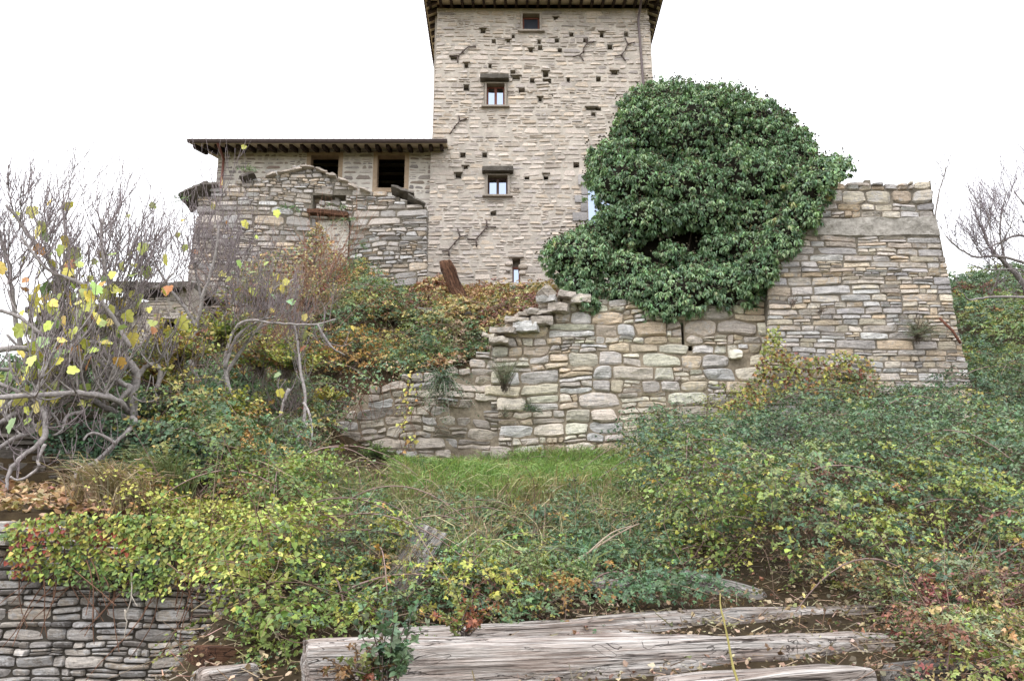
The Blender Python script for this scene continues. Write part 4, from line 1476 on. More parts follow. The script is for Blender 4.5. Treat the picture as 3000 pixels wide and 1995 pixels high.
def patch(name, label, cat, poly_px, seed, H=.4, scale=1.0, dens=40, L=(.35, .7), n=9, ls=.05, pal=None, pal_scale=1.2, kind='ov', trif=True, sag=.5, group=None, canes=True, cane_frac=.3,
          cane_col=(112, 94, 86), clear=True, inner=.35, lift=.35, up=.7, objkind='stuff', mat='leaf', parent=None, arches=0, dead=0, poly=None, jit=.22):
    rng = np.random.default_rng(seed)
    pl = ground_poly(poly_px, lift * H) if poly is None else np.asarray(poly)
    xy = scatter(rng, pl, dens)
    if clear:
        keep = np.ones(len(xy), bool)
        for cx, cy_, r in CLEAR:
            keep &= (((xy[:, 0] - cx) / r) ** 2 + ((xy[:, 1] - cy_) / (r * 1.7)) ** 2) > 1
        xy = xy[keep]
    x, y = xy[:, 0], xy[:, 1]

    def top(x, y):
        return ground(x, y) + shrub_height(x, y, H, scale, seed)
    nr_ = surf_normal(top, x, y)
    hb = top(x, y) - ground(x, y)
    dep = np.where(rng.random(len(x)) < inner, rng.random(len(x)) * .7, rng.random(len(x)) * .12)
    root = np.stack([x, y, ground(x, y) + hb * (1 - dep)], -1) - nr_ * .08
    th = rng.random(len(x)) * 2 * math.pi
    hz = np.stack([np.cos(th), np.sin(th) - .35, 0 * th], -1)
    d = nrm(nr_ * rng.uniform(.25, .9, (len(x), 1)) + hz * .8)
    LL = rng.uniform(*L, len(x)) * np.clip(.5 + hb / max(H, .01), .55, 1.2)
    col = pick(rng, pal, len(x), root, pal_scale, seed)
    _, who = shrub_height(x, y, H, scale, seed, True)
    own = pick(rng, pal, len(MOUNDS[seed][1]))
    col = np.where(rng.random((len(x), 1)) < .62, own[who], col) * rng.uniform(.8, 1.2, (len(MOUNDS[seed][1]), 1))[who]
    mb, cn = MB(), MB()
    sprays(mb, rng, root, d, LL, n, sag, ls, col, kind, trif, up, cn if canes else None, cane_frac, cane_col, jit=jit)
    # long arching canes rising out of the mass
    for k in range(arches):
        i = rng.integers(len(x))
        a = rng.random() * 6.28
        Lk = rng.uniform(.8, 1.9)
        tt = np.linspace(0, 1, 12)[:, None]
        dv = np.array([math.cos(a), math.sin(a) * .6 - .1, 0])
        p = root[i] + dv * Lk * tt + UP * (Lk * (1.1 * tt - 1.25 * tt ** 2)) * .55
        cn.tube(p, np.linspace(.0085, .004, 12), 4, 0, s2l((146, 124, 118)) * rng.uniform(.6, 1.1), False)
        m_ = 16
        t2 = rng.random(m_)[:, None]
        q = root[i] + dv * Lk * t2 + UP * (Lk * (1.1 * t2 - 1.25 * t2 ** 2)) * .55
        tipv = nrm(rng.standard_normal((m_, 3)) * .8 - UP * .3)
        nv_ = nrm(UP + .4 * rng.standard_normal((m_, 3)))
        cc = jitter(rng, np.repeat(col[i:i + 1], m_, 0))
        for a2 in (0, 1.15, -1.15):
            put_leaves(mb, q + tipv * ls * .4, rot_about(tipv, nrm(nv_ - (nv_ * tipv).sum(1, keepdims=True) * tipv), a2), nv_, ls * rng.uniform(.7, 1.2, m_), cc, kind)
    # dead stems and stalks lying through it
    for k in range(dead):
        i = rng.integers(len(x))
        p0 = np.array([x[i], y[i], ground(x[i], y[i]) + hb[i] * rng.uniform(.1, 1.05)])
        dv = nrm(rng.standard_normal(3) * np.array([1, .7, .7]) + np.array([0, -.1, .3]))
        Lk = rng.uniform(.2, .8)
        tt = np.linspace(0, 1, 5)[:, None]
        p = p0 + dv * Lk * tt + rng.standard_normal(3) * .12 * Lk * np.sin(tt * 3)
        cn.tube(p, np.linspace(.0045, .002, 5), 3, 0, s2l([(176, 158, 136), (140, 118, 104), (120, 96, 90)][k % 3]) * rng.uniform(.6, 1.0), False)
    if parent is None:
        t = thing(name, (float(x.mean()), float(y.mean()), float(ground(x.mean(), y.mean()))), label, cat, group, objkind)
    else:
        t = parent
    mb.build('foliage', M[mat], t)
    if cn.n:
        cn.build('stems', M['stalk'], t)
    return t


def grass(mb, rng, base, n, L, w, col, lean=.5, droop=.6, dirb=(0, -.25, 0)):
    """n blades from every base point; each a curved two-piece strip"""
    Nb = len(base)
    p = np.repeat(base, n, 0) + rng.standard_normal((Nb * n, 3)) * np.array([.03, .03, 0])
    th = rng.random(Nb * n) * 2 * math.pi
    h = np.stack([np.cos(th), np.sin(th), 0 * th], -1) * lean * rng.random((Nb * n, 1)) + np.asarray(dirb)
    d = nrm(h + UP)
    Lk = (L * rng.uniform(.5, 1.2, Nb * n))[:, None]
    s = nrm(np.cross(d, UP) + rng.standard_normal(d.shape) * .3)
    hh = nrm(h + 1e-6)
    p1 = p + d * Lk * .5
    p2 = p1 + nrm(d + hh * droop * .8 - UP * droop * .4) * Lk * .3
    p3 = p2 + nrm(d + hh * droop * 1.6 - UP * droop * 1.2) * Lk * .25
    ww = w * rng.uniform(.6, 1.3, (Nb * n, 1))
    V = np.stack([p - s * ww, p + s * ww, p1 - s * ww * .9, p1 + s * ww * .9, p2 - s * ww * .6, p2 + s * ww * .6, p3 - s * ww * .1, p3 + s * ww * .1], 1)
    F = np.array([(0, 1, 3, 2), (2, 3, 5, 4), (4, 5, 7, 6)])
    f = (F[None] + (np.arange(Nb * n) * 8)[:, None, None]).reshape(-1, 4)
    c = jitter(rng, np.repeat(col, n, 0), .25)
    mb.add(V.reshape(-1, 3), f, 0, np.repeat(c, 8, 0), False)


# palettes: (weight, colour)
BRAMBLE = [(5, (112, 142, 106)), (5, (130, 156, 116)), (3, (98, 128, 100)), (2.4, (150, 166, 102)), (1.2, (176, 176, 96)), (.25, (196, 150, 84)), (.3, (132, 92, 78))]
BRAMBLE2 = [(5, (108, 142, 104)), (5, (126, 156, 110)), (3, (146, 166, 106)), (.5, (184, 186, 100)), (.5, (206, 160, 90)), (.4, (140, 96, 76))]
VINE = [(3, (112, 142, 78)), (4, (146, 170, 82)), (4, (170, 186, 86)), (2.6, (202, 204, 94)), (.8, (214, 190, 96)), (.4, (122, 140, 100)), (.3, (188, 140, 88))]
AUTUMN = [(3, (142, 156, 96)), (3, (178, 178, 92)), (2.5, (206, 188, 92)), (2, (208, 154, 82)), (1.6, (176, 104, 72)), (1, (138, 76, 70)), (1.5, (116, 138, 100))]
RUST = [(3, (190, 146, 92)), (1.6, (172, 112, 82)), (1.2, (146, 92, 82)), (3, (206, 180, 104)), (3, (172, 172, 100)), (2.6, (130, 148, 102)), (.4, (168, 84, 82))]
DEEP = [(4, (82, 110, 86)), (4, (96, 124, 94)), (1, (118, 136, 104)), (.2, (170, 160, 90))]
YELLOW = [(4, (212, 208, 104)), (4, (224, 206, 100)), (3, (190, 194, 92)), (1, (222, 168, 92)), (.7, (172, 112, 74)), (1.5, (154, 170, 96))]
FIGLEAF = [(4, (230, 226, 122)), (4, (216, 220, 128)), (2, (232, 212, 112)), (2.4, (190, 206, 128)), (1.6, (164, 190, 136)), (.6, (206, 150, 100))]
IVY = [(3, (112, 154, 102)), (4, (128, 170, 112)), (3, (152, 190, 126)), (1.5, (98, 138, 94)), (.1, (176, 176, 100))]
ORANGE = [(3, (220, 168, 108)), (3, (204, 146, 92)), (2, (226, 190, 124)), (2, (180, 128, 88)), (1, (150, 108, 80))]

def dull(pal, s, k=1.0):
    out = []
    for w, c in pal:
        c = np.asarray(c, float)
        l = c @ np.array([.3, .59, .11])
        out.append((w, tuple((l + (c - l) * s) * k)))
    return out


AUTUMN, RUST, IVY, ORANGE, YELLOW, VINE = dull(AUTUMN, .74, 1.06), dull(RUST, .70, 1.05), dull(IVY, .64, 1.06), dull(ORANGE, .62), dull(YELLOW, .85), dull(VINE, .88, .96)
BRAMBLE, BRAMBLE2 = dull(BRAMBLE, .9, .97), dull(BRAMBLE2, .88, .97)

# ---- the great ivy
rng = np.random.default_rng(101)
IVC = P(2000, 880, 18.0)
ivy = thing('ivy', (IVC[0], 18.0, 5.9), 'huge dark green mound of flowering ivy swallowing the wall between tower and bastion', 'ivy')
LUMPS = []       # centre x, y, z, radii
for (a, b, ra, rb, Yd) in [(2010, 430, 195, 175, 18.2), (1895, 395, 95, 115, 17.9), (1793, 500, 78, 95, 17.6), (1850, 400, 60, 70, 17.9), (1960, 320, 150, 78, 18.1), (2100, 345, 125, 88, 18.1), (2200, 395, 120, 100, 18.1), (2250, 450, 125, 115, 18.0),
                             (2290, 500, 110, 110, 17.9), (2180, 540, 170, 110, 17.5), (2000, 560, 170, 85, 17.3), (1850, 545, 135, 90, 17.3), (1880, 640, 140, 50, 17.15), (2060, 625, 130, 55, 17.15), (2300, 590, 75, 80, 17.6),
                             (2210, 650, 115, 70, 17.35), (2290, 560, 100, 70, 17.7), (2180, 735, 90, 60, 17.2), (2110, 720, 55, 40, 17.1), (1965, 745, 36, 36, 17.0), (2045, 772, 60, 26, 17.05), (1840, 690, 45, 36, 17.3),
                             (1700, 760, 105, 85, 17.2), (1650, 750, 60, 50, 17.1), (1760, 690, 70, 45, 17.4), (1690, 830, 45, 55, 17.0), (1720, 880, 34, 46, 16.75), (1830, 790, 80, 55, 17.1), (1880, 860, 120, 60, 16.9),
                             (2000, 860, 130, 75, 16.8), (2110, 850, 110, 75, 16.8), (2175, 840, 65, 75, 16.9), (1950, 905, 90, 40, 16.7), (2440, 495, 55, 34, 17.4), (2390, 540, 50, 55, 17.4), (2345, 640, 55, 55, 16.35), (2370, 570, 60, 70, 16.4), (2290, 710, 60, 70, 16.4), (2225, 790, 50, 65, 16.4), (2400, 520, 50, 50, 16.4)]:
    c = P(a, b, Yd)
    k = ppm(b, Yd)
    LUMPS.append((c[0], c[1], c[2], ra / k * .93, min(ra, rb) / k * .85 + .12, rb / k * .93))
LUMPS = np.array(LUMPS)


def ivy_shell(rng, per_m2, scale=1.0, back=.35):
    P_, N_ = [], []
    for i, L in enumerate(LUMPS):
        r = L[3:] * scale
        area = 4 * math.pi * ((r[0] * r[1]) ** 1.6 / 3 + (r[0] * r[2]) ** 1.6 / 3 + (r[1] * r[2]) ** 1.6 / 3) ** (1 / 1.6)
        n = int(area * per_m2)
        u = unit(rng, n)
        bump = 1 + .17 * noise3(u * 3.6 + i * 9, 4)[:, None] + .12 * noise3(u * 7.5 + i * 9, 5)[:, None]
        p = L[:3] + u * r * bump
        nn = nrm(u / r)
        keep = (nn[:, 1] < .25) | (rng.random(n) < back)
        for j, Q in enumerate(LUMPS):
            if j != i:
                keep &= (((p - Q[:3]) / (Q[3:] * scale * .94)) ** 2).sum(1) > 1
        P_.append(p[keep])
        N_.append(nn[keep])
    return np.concatenate(P_), np.concatenate(N_)


p, nn = ivy_shell(rng, 52)
nr_ = 21
N0 = len(p)
grow_d = nrm(nn * .8 + UP * .35 + rng.standard_normal(p.shape) * .28)
tipc = p + grow_d * rng.uniform(.02, .12, (N0, 1))
side = unit(rng, N0 * nr_)
gd = np.repeat(grow_d, nr_, 0)
side = nrm(side - (side * gd).sum(1, keepdims=True) * gd)
tip = nrm(side * .62 + gd * rng.uniform(.1, .6, (N0 * nr_, 1)) - UP * rng.uniform(.55, 1.25, (N0 * nr_, 1)))
pos = np.repeat(tipc, nr_, 0) - gd * rng.uniform(0, .09, (N0 * nr_, 1)) + side * .012
nor = nrm(gd * .8 + UP * .75 + side * .5 + rng.standard_normal(pos.shape) * .2)
col = np.repeat(pick(rng, IVY, N0, p, .5, 7), nr_, 0)
mb = MB()
put_leaves(mb, pos, tip, nor, .105 * rng.uniform(.65, 1.2, len(pos)), jitter(rng, col, .2), 'hang')
# shaded filler leaves deeper in
p2, n2_ = ivy_shell(rng, 330, .90, .2)
tip2 = nrm(rng.standard_normal(p2.shape) * .6 - UP * .7 + n2_ * .4)
put_leaves(mb, p2, tip2, nrm(n2_ + rng.standard_normal(p2.shape) * .5), .095 * rng.uniform(.7, 1.2, len(p2)), jitter(rng, pick(rng, IVY, len(p2)), .2), 'kite')
mb.build('foliage', M['ivy_leaf'], ivy)
# umbels of dark flower heads standing off the sprays
mb = MB()
ico = np.array([(0, 0, 1), (.894, 0, .447), (.276, .851, .447), (-.724, .526, .447), (-.724, -.526, .447), (.276, -.851, .447), (.724, .526, -.447), (-.276, .851, -.447), (-.894, 0, -.447), (-.276, -.851, -.447), (.724, -.526, -.447), (0, 0, -1)])
icf = np.array([(0, 1, 2), (0, 2, 3), (0, 3, 4), (0, 4, 5), (0, 5, 1), (1, 6, 2), (2, 7, 3), (3, 8, 4), (4, 9, 5), (5, 10, 1), (6, 7, 2), (7, 8, 3), (8, 9, 4), (9, 10, 5), (10, 6, 1), (11, 7, 6), (11, 8, 7), (11, 9, 8), (11, 10, 9), (11, 6, 10)])
sel = np.nonzero((rng.random(N0) < .42) & (nn[:, 2] > -.35))[0]
for k in sel:
    m_ = rng.integers(1, 4)
    for q in range(m_):
        c = tipc[k] + grow_d[k] * rng.uniform(.02, .1) + rng.standard_normal(3) * .035
        mb.add(c + ico * rng.uniform(.016, .026), icf, 0, s2l((84, 78, 62)) * rng.uniform(.5, 1.0), False)
mb.build('flower_heads', M['berry'], ivy)
# woody heart of the ivy: crooked stems over dark lumps coloured to stand in for interior shade
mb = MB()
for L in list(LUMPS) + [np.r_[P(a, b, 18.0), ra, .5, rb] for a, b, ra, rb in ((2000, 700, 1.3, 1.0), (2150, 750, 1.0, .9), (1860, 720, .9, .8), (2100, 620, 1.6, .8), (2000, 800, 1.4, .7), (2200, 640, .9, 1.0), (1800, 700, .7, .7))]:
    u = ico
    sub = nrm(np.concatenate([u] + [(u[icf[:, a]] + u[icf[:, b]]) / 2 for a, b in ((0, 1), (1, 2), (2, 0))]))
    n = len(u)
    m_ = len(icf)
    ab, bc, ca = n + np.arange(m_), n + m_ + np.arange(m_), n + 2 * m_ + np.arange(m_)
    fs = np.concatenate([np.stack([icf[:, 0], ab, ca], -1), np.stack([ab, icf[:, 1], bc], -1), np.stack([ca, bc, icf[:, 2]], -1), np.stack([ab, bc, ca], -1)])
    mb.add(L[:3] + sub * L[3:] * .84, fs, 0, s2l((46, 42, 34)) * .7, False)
for k in range(16):
    L = LUMPS[rng.integers(len(LUMPS))]
    p0 = np.array([IVC[0] + rng.uniform(-1.5, 1.5), 17.6, 6.3])
    p1 = L[:3] + np.array([0, -.2, 0]) * L[4]
    tt = np.linspace(0, 1, 8)[:, None]
    mb.tube(p0 + (p1 - p0) * tt + .25 * np.sin(tt * 3.1) * rng.standard_normal(3), np.linspace(.04, .012, 8), 5, 0, s2l((70, 62, 54)) * .7)
mb.build('branches', M['bark'], ivy)  # woody stems plus the core lumps painted dark as shade in the hollows

# ---- ground vegetation
patch('bramble_thicket', 'broad grey-green bramble thicket filling the right foreground slope', 'brambles',
      [(1900, 1330), (2000, 1270), (2120, 1235), (2300, 1200), (2450, 1165), (2600, 1150), (2760, 1130), (2900, 1110), (3060, 1090), (3060, 1780), (2700, 1800), (2400, 1760), (2200, 1740), (2060, 1690), (1930, 1610), (1860, 1480)],
      201, H=1.12, scale=1.0, dens=105, L=(.35, .75), n=11, ls=.041, pal=BRAMBLE + [(1.6, (168, 178, 96)), (.25, (168, 124, 96))], pal_scale=.8, arches=80, dead=120, inner=.3, lift=.1)
patch('bramble_carpet', 'low mixed bramble carpet on the middle slope around the leaning plank', 'brambles',
      [(930, 1390), (1130, 1420), (1200, 1465), (1450, 1475), (1750, 1455), (1900, 1400), (1960, 1620), (2080, 1720), (2120, 1775), (1500, 1800), (1150, 1815), (900, 1800), (900, 1600)],
      202, H=.32, scale=.7, dens=210, L=(.2, .45), n=8, ls=.036, pal=BRAMBLE2, pal_scale=.6, arches=20, dead=160, inner=.35)
patch('vine_mound', 'bright yellow-green leafy vine mound above the dry stone wall', 'vine',
      [(60, 1540), (300, 1530), (430, 1480), (560, 1400), (700, 1340), (860, 1380), (950, 1430), (950, 1600), (930, 1760), (820, 1860), (690, 1800), (560, 1700), (300, 1600)],
      203, H=.62, scale=.8, dens=230, L=(.2, .5), n=9, ls=.043, pal=VINE, pal_scale=.7, kind='heart', trif=False, arches=10, dead=260, inner=.35, cane_col=(150, 120, 96))
patch('bank_scrub', 'tangled green and yellow scrub on the steep bank left of the rampart', 'scrub',
      [(450, 1290), (560, 1200), (640, 1060), (760, 950), (880, 880), (1010, 830), (1100, 860), (1300, 960), (1270, 1060), (1040, 1110), (960, 1180), (930, 1300), (900, 1380), (700, 1400), (560, 1400)],
      204, H=.85, scale=.9, dens=80, L=(.3, .7), n=9, ls=.056, pal=AUTUMN[:1] + BRAMBLE2 + AUTUMN[1:4], pal_scale=.9, arches=60, dead=900, inner=.35)
patch('autumn_hedge', 'rust and gold bramble hedge along the foot of the tower', 'brambles',
      [(1060, 850), (1250, 850), (1450, 860), (1620, 880), (1600, 925), (1450, 950), (1250, 960), (1100, 940)],
      205, H=.5, scale=.9, dens=110, L=(.3, .7), n=10, ls=.075, pal=RUST, pal_scale=.8, arches=30, dead=120, inner=.3)
patch('hillside_scrub', 'dark green scrub on the hillside behind the right edge of the bastion', 'scrub', None,
      206, H=.7, scale=1.4, dens=24, L=(.5, 1.0), n=10, ls=.085, pal=BRAMBLE, pal_scale=2, arches=0, dead=40, inner=.2, canes=False,
      poly=[(8.9, 17.5), (13, 16.5), (20, 17), (25, 27), (25, 37), (10.5, 37), (9.2, 24)])
patch('left_bank_scrub', 'green nettles and weeds below the outbuilding behind the fig branches', 'scrub', None,
      207, H=.5, scale=1.2, dens=26, L=(.3, .6), n=9, ls=.085, pal=BRAMBLE2 + DEEP, pal_scale=1.2, arches=0, dead=60, inner=.3, canes=False,
      poly=[(-12, 10.3), (-4.0, 10.3), (-5.2, 20.3), (-13, 20.3)])
# foot of the rampart
patch('rampart_foot_scrub', 'dull green and brown weeds along the foot of the rampart wall', 'scrub',
      [(1150, 1380), (1500, 1340), (1700, 1310), (1950, 1290), (2150, 1270), (2300, 1240), (2200, 1300), (1950, 1370), (1600, 1390)],
      208, H=.22, scale=.6, dens=40, L=(.2, .5), n=8, ls=.05, pal=BRAMBLE + [(3, (150, 130, 110))], arches=10, dead=200, inner=.3)

# grass strip, dry tufts
rng = np.random.default_rng(210)
pl = ground_poly([(1150, 1390), (1500, 1360), (1850, 1345), (1920, 1400), (1750, 1460), (1400, 1485), (1180, 1475)])
xy = scatter(rng, pl, 120)
mb = MB()
base = np.stack([xy[:, 0], xy[:, 1], ground(xy[:, 0], xy[:, 1]) - .02], -1)
grass(mb, rng, base, 10, .42, .007, pick(rng, [(4, (146, 178, 106)), (4, (168, 192, 118)), (2, (126, 156, 98)), (2, (198, 194, 146))], len(base), base, .5))
xy2 = scatter(rng, ground_poly([(900, 1390), (1950, 1350), (1980, 1650), (1500, 1760), (1000, 1740), (880, 1600)]), 11)
base = np.stack([xy2[:, 0], xy2[:, 1], ground(xy2[:, 0], xy2[:, 1]) + .02], -1)
grass(mb, rng, base, 9, .3, .005, pick(rng, [(4, (128, 160, 92)), (3, (150, 176, 100)), (2, (186, 180, 130))], len(base), base, .5))
xy2 = scatter(rng, ground_poly([(900, 1400), (1900, 1450), (1900, 1700), (1500, 1790), (1000, 1790), (870, 1600)]), 7)
base = np.stack([xy2[:, 0], xy2[:, 1], ground(xy2[:, 0], xy2[:, 1]) + .02], -1)
grass(mb, rng, base, 16, .62, .0045, pick(rng, [(3, (146, 160, 104)), (3, (196, 184, 148)), (2, (170, 152, 122))], len(base)), .6, .9)
o = mb.build('grass', M['leaf'])
tag(o, 'fresh green grass strip at the foot of the rampart wall', 'grass', None, 'stuff')


def tuft(px, py, label, n, L, pal, seed, spread=.25, name='grass_tuft', nb=26, lift=0.0, dirb=(0, -.35, 0), group=None):
    rng = np.random.default_rng(seed)
    c = raycast(px, py, lift)
    b = c[:2] + rng.standard_normal((n, 2)) * spread
    base = np.stack([b[:, 0], b[:, 1], ground(b[:, 0], b[:, 1]) + lift * .8], -1)
    m = MB()
    grass(m, rng, base, nb, L, .005, pick(rng, pal, n), .7, .9, dirb)
    o = m.build(name, M['leaf'], None, c)
    return tag(o, label, 'grass tuft', group)


STRAW = [(3, (196, 178, 150)), (2, (176, 158, 134)), (1, (150, 150, 104))]
tuft(345, 1480, 'pale dry straw-coloured grass tuft on the terrace edge above the vines', 22, .55, STRAW, 211, .16, lift=.1)
tuft(460, 1440, 'long green grass tuft arching beside the dry tuft', 16, .6, [(3, (128, 140, 96)), (2, (160, 162, 118))], 212, .12, lift=.1)
tuft(945, 1520, 'green and straw grass tuft drooping beside the yellow vine', 18, .55, [(3, (140, 152, 110)), (2, (176, 170, 130))], 213, .16)
tuft(1165, 1480, 'small withered grass tuft in the middle of the slope', 14, .35, STRAW, 214, .2)
tuft(1620, 1320, 'withered brown grass tuft under the middle of the rampart', 20, .4, STRAW, 215, .12)
tuft(1760, 1330, 'reddish dry grass tuft under the cracked stones', 16, .35, [(2, (170, 130, 112)), (2, (150, 112, 100))], 216, .25)
tuft(2940, 1960, 'dry grass blades in the bottom right corner', 12, .4, STRAW + [(3, (130, 150, 90))], 217, .15)

# dry stems, straw and leaf bits strewn over the soil
rng = np.random.default_rng(219)
mb = MB()
for (poly, dn, sz) in [([(-2.2, 4.6), (4.8, 4.6), (6.5, 9), (5, 12), (-3.5, 12)], 420, .07), ([(-4.5, 12), (8, 12), (8.5, 16.4), (-5, 16.4)], 90, .10), ([(-6, 16), (-3.5, 16), (1, 17), (1, 23), (-5.5, 23)], 60, .14)]:
    xy = scatter(rng, np.array(poly, float), dn)
    k = len(xy)
    pos = np.stack([xy[:, 0], xy[:, 1], ground(xy[:, 0], xy[:, 1]) + rng.uniform(.0, .07, k)], -1)
    hlf = k // 2
    colr = jitter(rng, pick(rng, STRAW + [(3, (138, 112, 90)), (2, (120, 104, 88)), (2, (158, 140, 116))], k), .25)
    t_ = nrm(rng.standard_normal((k, 3)) * np.array([1, 1, .4]))
    n_ = nrm(UP + rng.standard_normal((k, 3)) * .5)
    put_leaves(mb, pos[:hlf], t_[:hlf], n_[:hlf], sz * 1.3 * rng.uniform(.4, 1.6, hlf), colr[:hlf], 'needle')
    put_leaves(mb, pos[hlf:], t_[hlf:], n_[hlf:], sz * .6 * rng.uniform(.5, 1.3, k - hlf), colr[hlf:], 'crumple')
o = mb.build('dry_litter', M['leaf'], origin=(0, 8, 2))
tag(o, 'dry straw, twigs and dead leaf bits strewn over the slope', 'plant litter', None, 'stuff')

# fallen leaves
rng = np.random.default_rng(220)
mb = MB()
for (pts, dn, sz) in [([(-60, 1480), (60, 1500), (300, 1500), (300, 1540), (-60, 1545)], 200, .08), ([(-40, 1420), (300, 1425), (480, 1440), (520, 1500), (300, 1560), (60, 1560), (-40, 1560)], 160, .085), ([(800, 1330), (1900, 1400), (2500, 1800), (800, 1850)], 9, .06), ([(450, 1250), (900, 1000), (1000, 1300), (700, 1400)], 20, .07)]:
    xy = scatter(rng, ground_poly(pts), dn)
    k = len(xy)
    pos = np.stack([xy[:, 0], xy[:, 1], ground(xy[:, 0], xy[:, 1]) + rng.uniform(.0, .12, k)], -1)
    put_leaves(mb, pos, nrm(rng.standard_normal((k, 3)) * np.array([1, 1, .35])), nrm(UP + rng.standard_normal((k, 3)) * .5), sz * rng.uniform(.5, 1.3, k), jitter(rng, pick(rng, ORANGE, k), .2), 'crumple')
o = mb.build('leaf_litter', M['leaf'], origin=(0, 8, 2))
tag(o, 'scattered orange and brown fallen leaves on the terrace and slope', 'fallen leaves', None, 'stuff')


# ---- plants on and against walls
def creeper(name, label, cat, poly_px, Y, dens, pal, seed, ls=.06, depth=.22, kind='heart', pal_scale=.5, drop=1.0, stems=30, hang=.3, mat='leaf', falloff=0.0):
    rng = np.random.default_rng(seed)
    w = np.array([PX(a, b, Y) for a, b in poly_px])
    pts = scatter(rng, w, dens)
    if falloff:
        zt = w[:, 1].max()
        zb = w[:, 1].min()
        pts = pts[rng.random(len(pts)) < 1 - falloff * (zt - pts[:, 1]) / (zt - zb)]
        f = noise3(np.stack([pts[:, 0] * 3.5, 0 * pts[:, 0], 0 * pts[:, 0]], -1), seed)
        pts = pts[(zt - pts[:, 1]) / (zt - zb) < .75 + .35 * f]
    k = len(pts)
    bul = depth * np.clip(.55 + .8 * n2(pts[:, 0] * 1.6, pts[:, 1] * 1.6, seed), .1, 1.2)
    pos = np.stack([pts[:, 0], Y - .05 - bul * (1 - rng.random(k) ** 2 * .8), pts[:, 1]], -1)
    tip = nrm(rng.standard_normal((k, 3)) * .55 - UP * drop * .7 + np.array([0, -.45, 0]))
    nor = nrm(np.array([0, -.75, .7]) + rng.standard_normal((k, 3)) * .38)
    m, c = MB(), MB()
    put_leaves(m, pos, tip, nor, ls * rng.uniform(.55, 1.25, k), jitter(rng, pick(rng, pal, k, pos, pal_scale, seed), .2), kind)
    for q in range(stems):
        i = rng.integers(k)
        p0 = pos[i] + np.array([0, .1, 0])
        tt = np.linspace(0, 1, 7)[:, None]
        Lk = rng.uniform(.3, .9)
        dv = nrm(np.array([rng.uniform(-.7, .7), 0, -hang - rng.random()]))
        c.tube(p0 + dv * Lk * tt + np.array([.06, -.04, 0]) * np.sin(tt * 5 + q), np.linspace(.006, .003, 7), 4, 0, s2l((136, 104, 86)) * rng.uniform(.6, 1.1), False)
    t = thing(name, (float(pos[:, 0].mean()), Y, float(pos[:, 2].min())), label, cat)
    m.build('foliage', M[mat], t)
    if c.n:
        c.build('stems', M['stalk'], t)
    return t


creeper('hanging_vine', 'curtain of yellow-green vine leaves hanging over the dry stone wall', 'vine',
        [(50, 1540), (200, 1500), (500, 1510), (760, 1560), (760, 1830), (680, 1850), (600, 1770), (420, 1745), (250, 1710), (60, 1690)], DY - .02, 3400, VINE + [(.8, (160, 84, 72))], 301, .042, .2, pal_scale=.4, stems=60, falloff=.55)
creeper('wall_creeper', 'gold and red autumn creeper spread over the foot of the bastion', 'creeper',
        [(2140, 1170), (2200, 1100), (2240, 970), (2275, 960), (2290, 1040), (2380, 1050), (2460, 1030), (2540, 1060), (2570, 1130), (2540, 1180), (2470, 1210), (2440, 1150), (2330, 1150), (2250, 1180), (2160, 1210), (2090, 1200)], BY - .1, 800,
        dull([(4, (150, 160, 84)), (3, (190, 180, 88)), (2, (184, 142, 84)), (1.2, (150, 92, 76)), (2, (122, 132, 84))], .85), 302, .07, .35, pal_scale=.45)
creeper('small_ivy', 'dark small-leaved ivy clinging to the terrace wall', 'ivy',
        [(90, 1250), (330, 1225), (560, 1240), (640, 1330), (560, 1400), (420, 1400), (330, 1415), (250, 1370), (150, 1330)], LY - .05, 1500, DEEP, 303, .055, .12, pal_scale=.5, mat='ivy_leaf', stems=10)
creeper('ruin_creeper', 'orange-red autumn creeper climbing the blocked doorway of the ruin', 'creeper',
        [(700, 870), (720, 790), (800, 760), (880, 730), (915, 690), (940, 660), (962, 690), (1000, 740), (1030, 790), (1080, 870)], RY - .15, 520, RUST, 304, .09, .6, pal_scale=.5, stems=60)
creeper('slope_creeper', 'sparse yellow vine trailing down the broken left end of the rampart', 'vine',
        [(1180, 1130), (1225, 1060), (1240, 1140), (1200, 1240), (1240, 1290), (1180, 1330), (1160, 1220)], AY - .2, 130, YELLOW, 305, .075, .2, stems=20)
creeper('rampart_end_weeds', 'green and straw weeds hanging over the crumbled left end of the rampart', 'weeds',
        [(880, 1350), (920, 1220), (990, 1120), (1100, 1060), (1200, 1060), (1180, 1110), (1090, 1150), (1010, 1220), (985, 1300), (960, 1350)], AY - .15, 330, BRAMBLE2 + STRAW, 307, .07, .45, kind='ov', stems=60)
creeper('bastion_ivy', 'small dark ivy clump on the left shoulder of the bastion top', 'ivy',
        [(2390, 560), (2400, 480), (2440, 462), (2485, 490), (2490, 512), (2440, 530), (2410, 580), (2380, 640)], BY - .1, 420, IVY, 306, .10, .4, kind='kite', mat='ivy_leaf', stems=0)


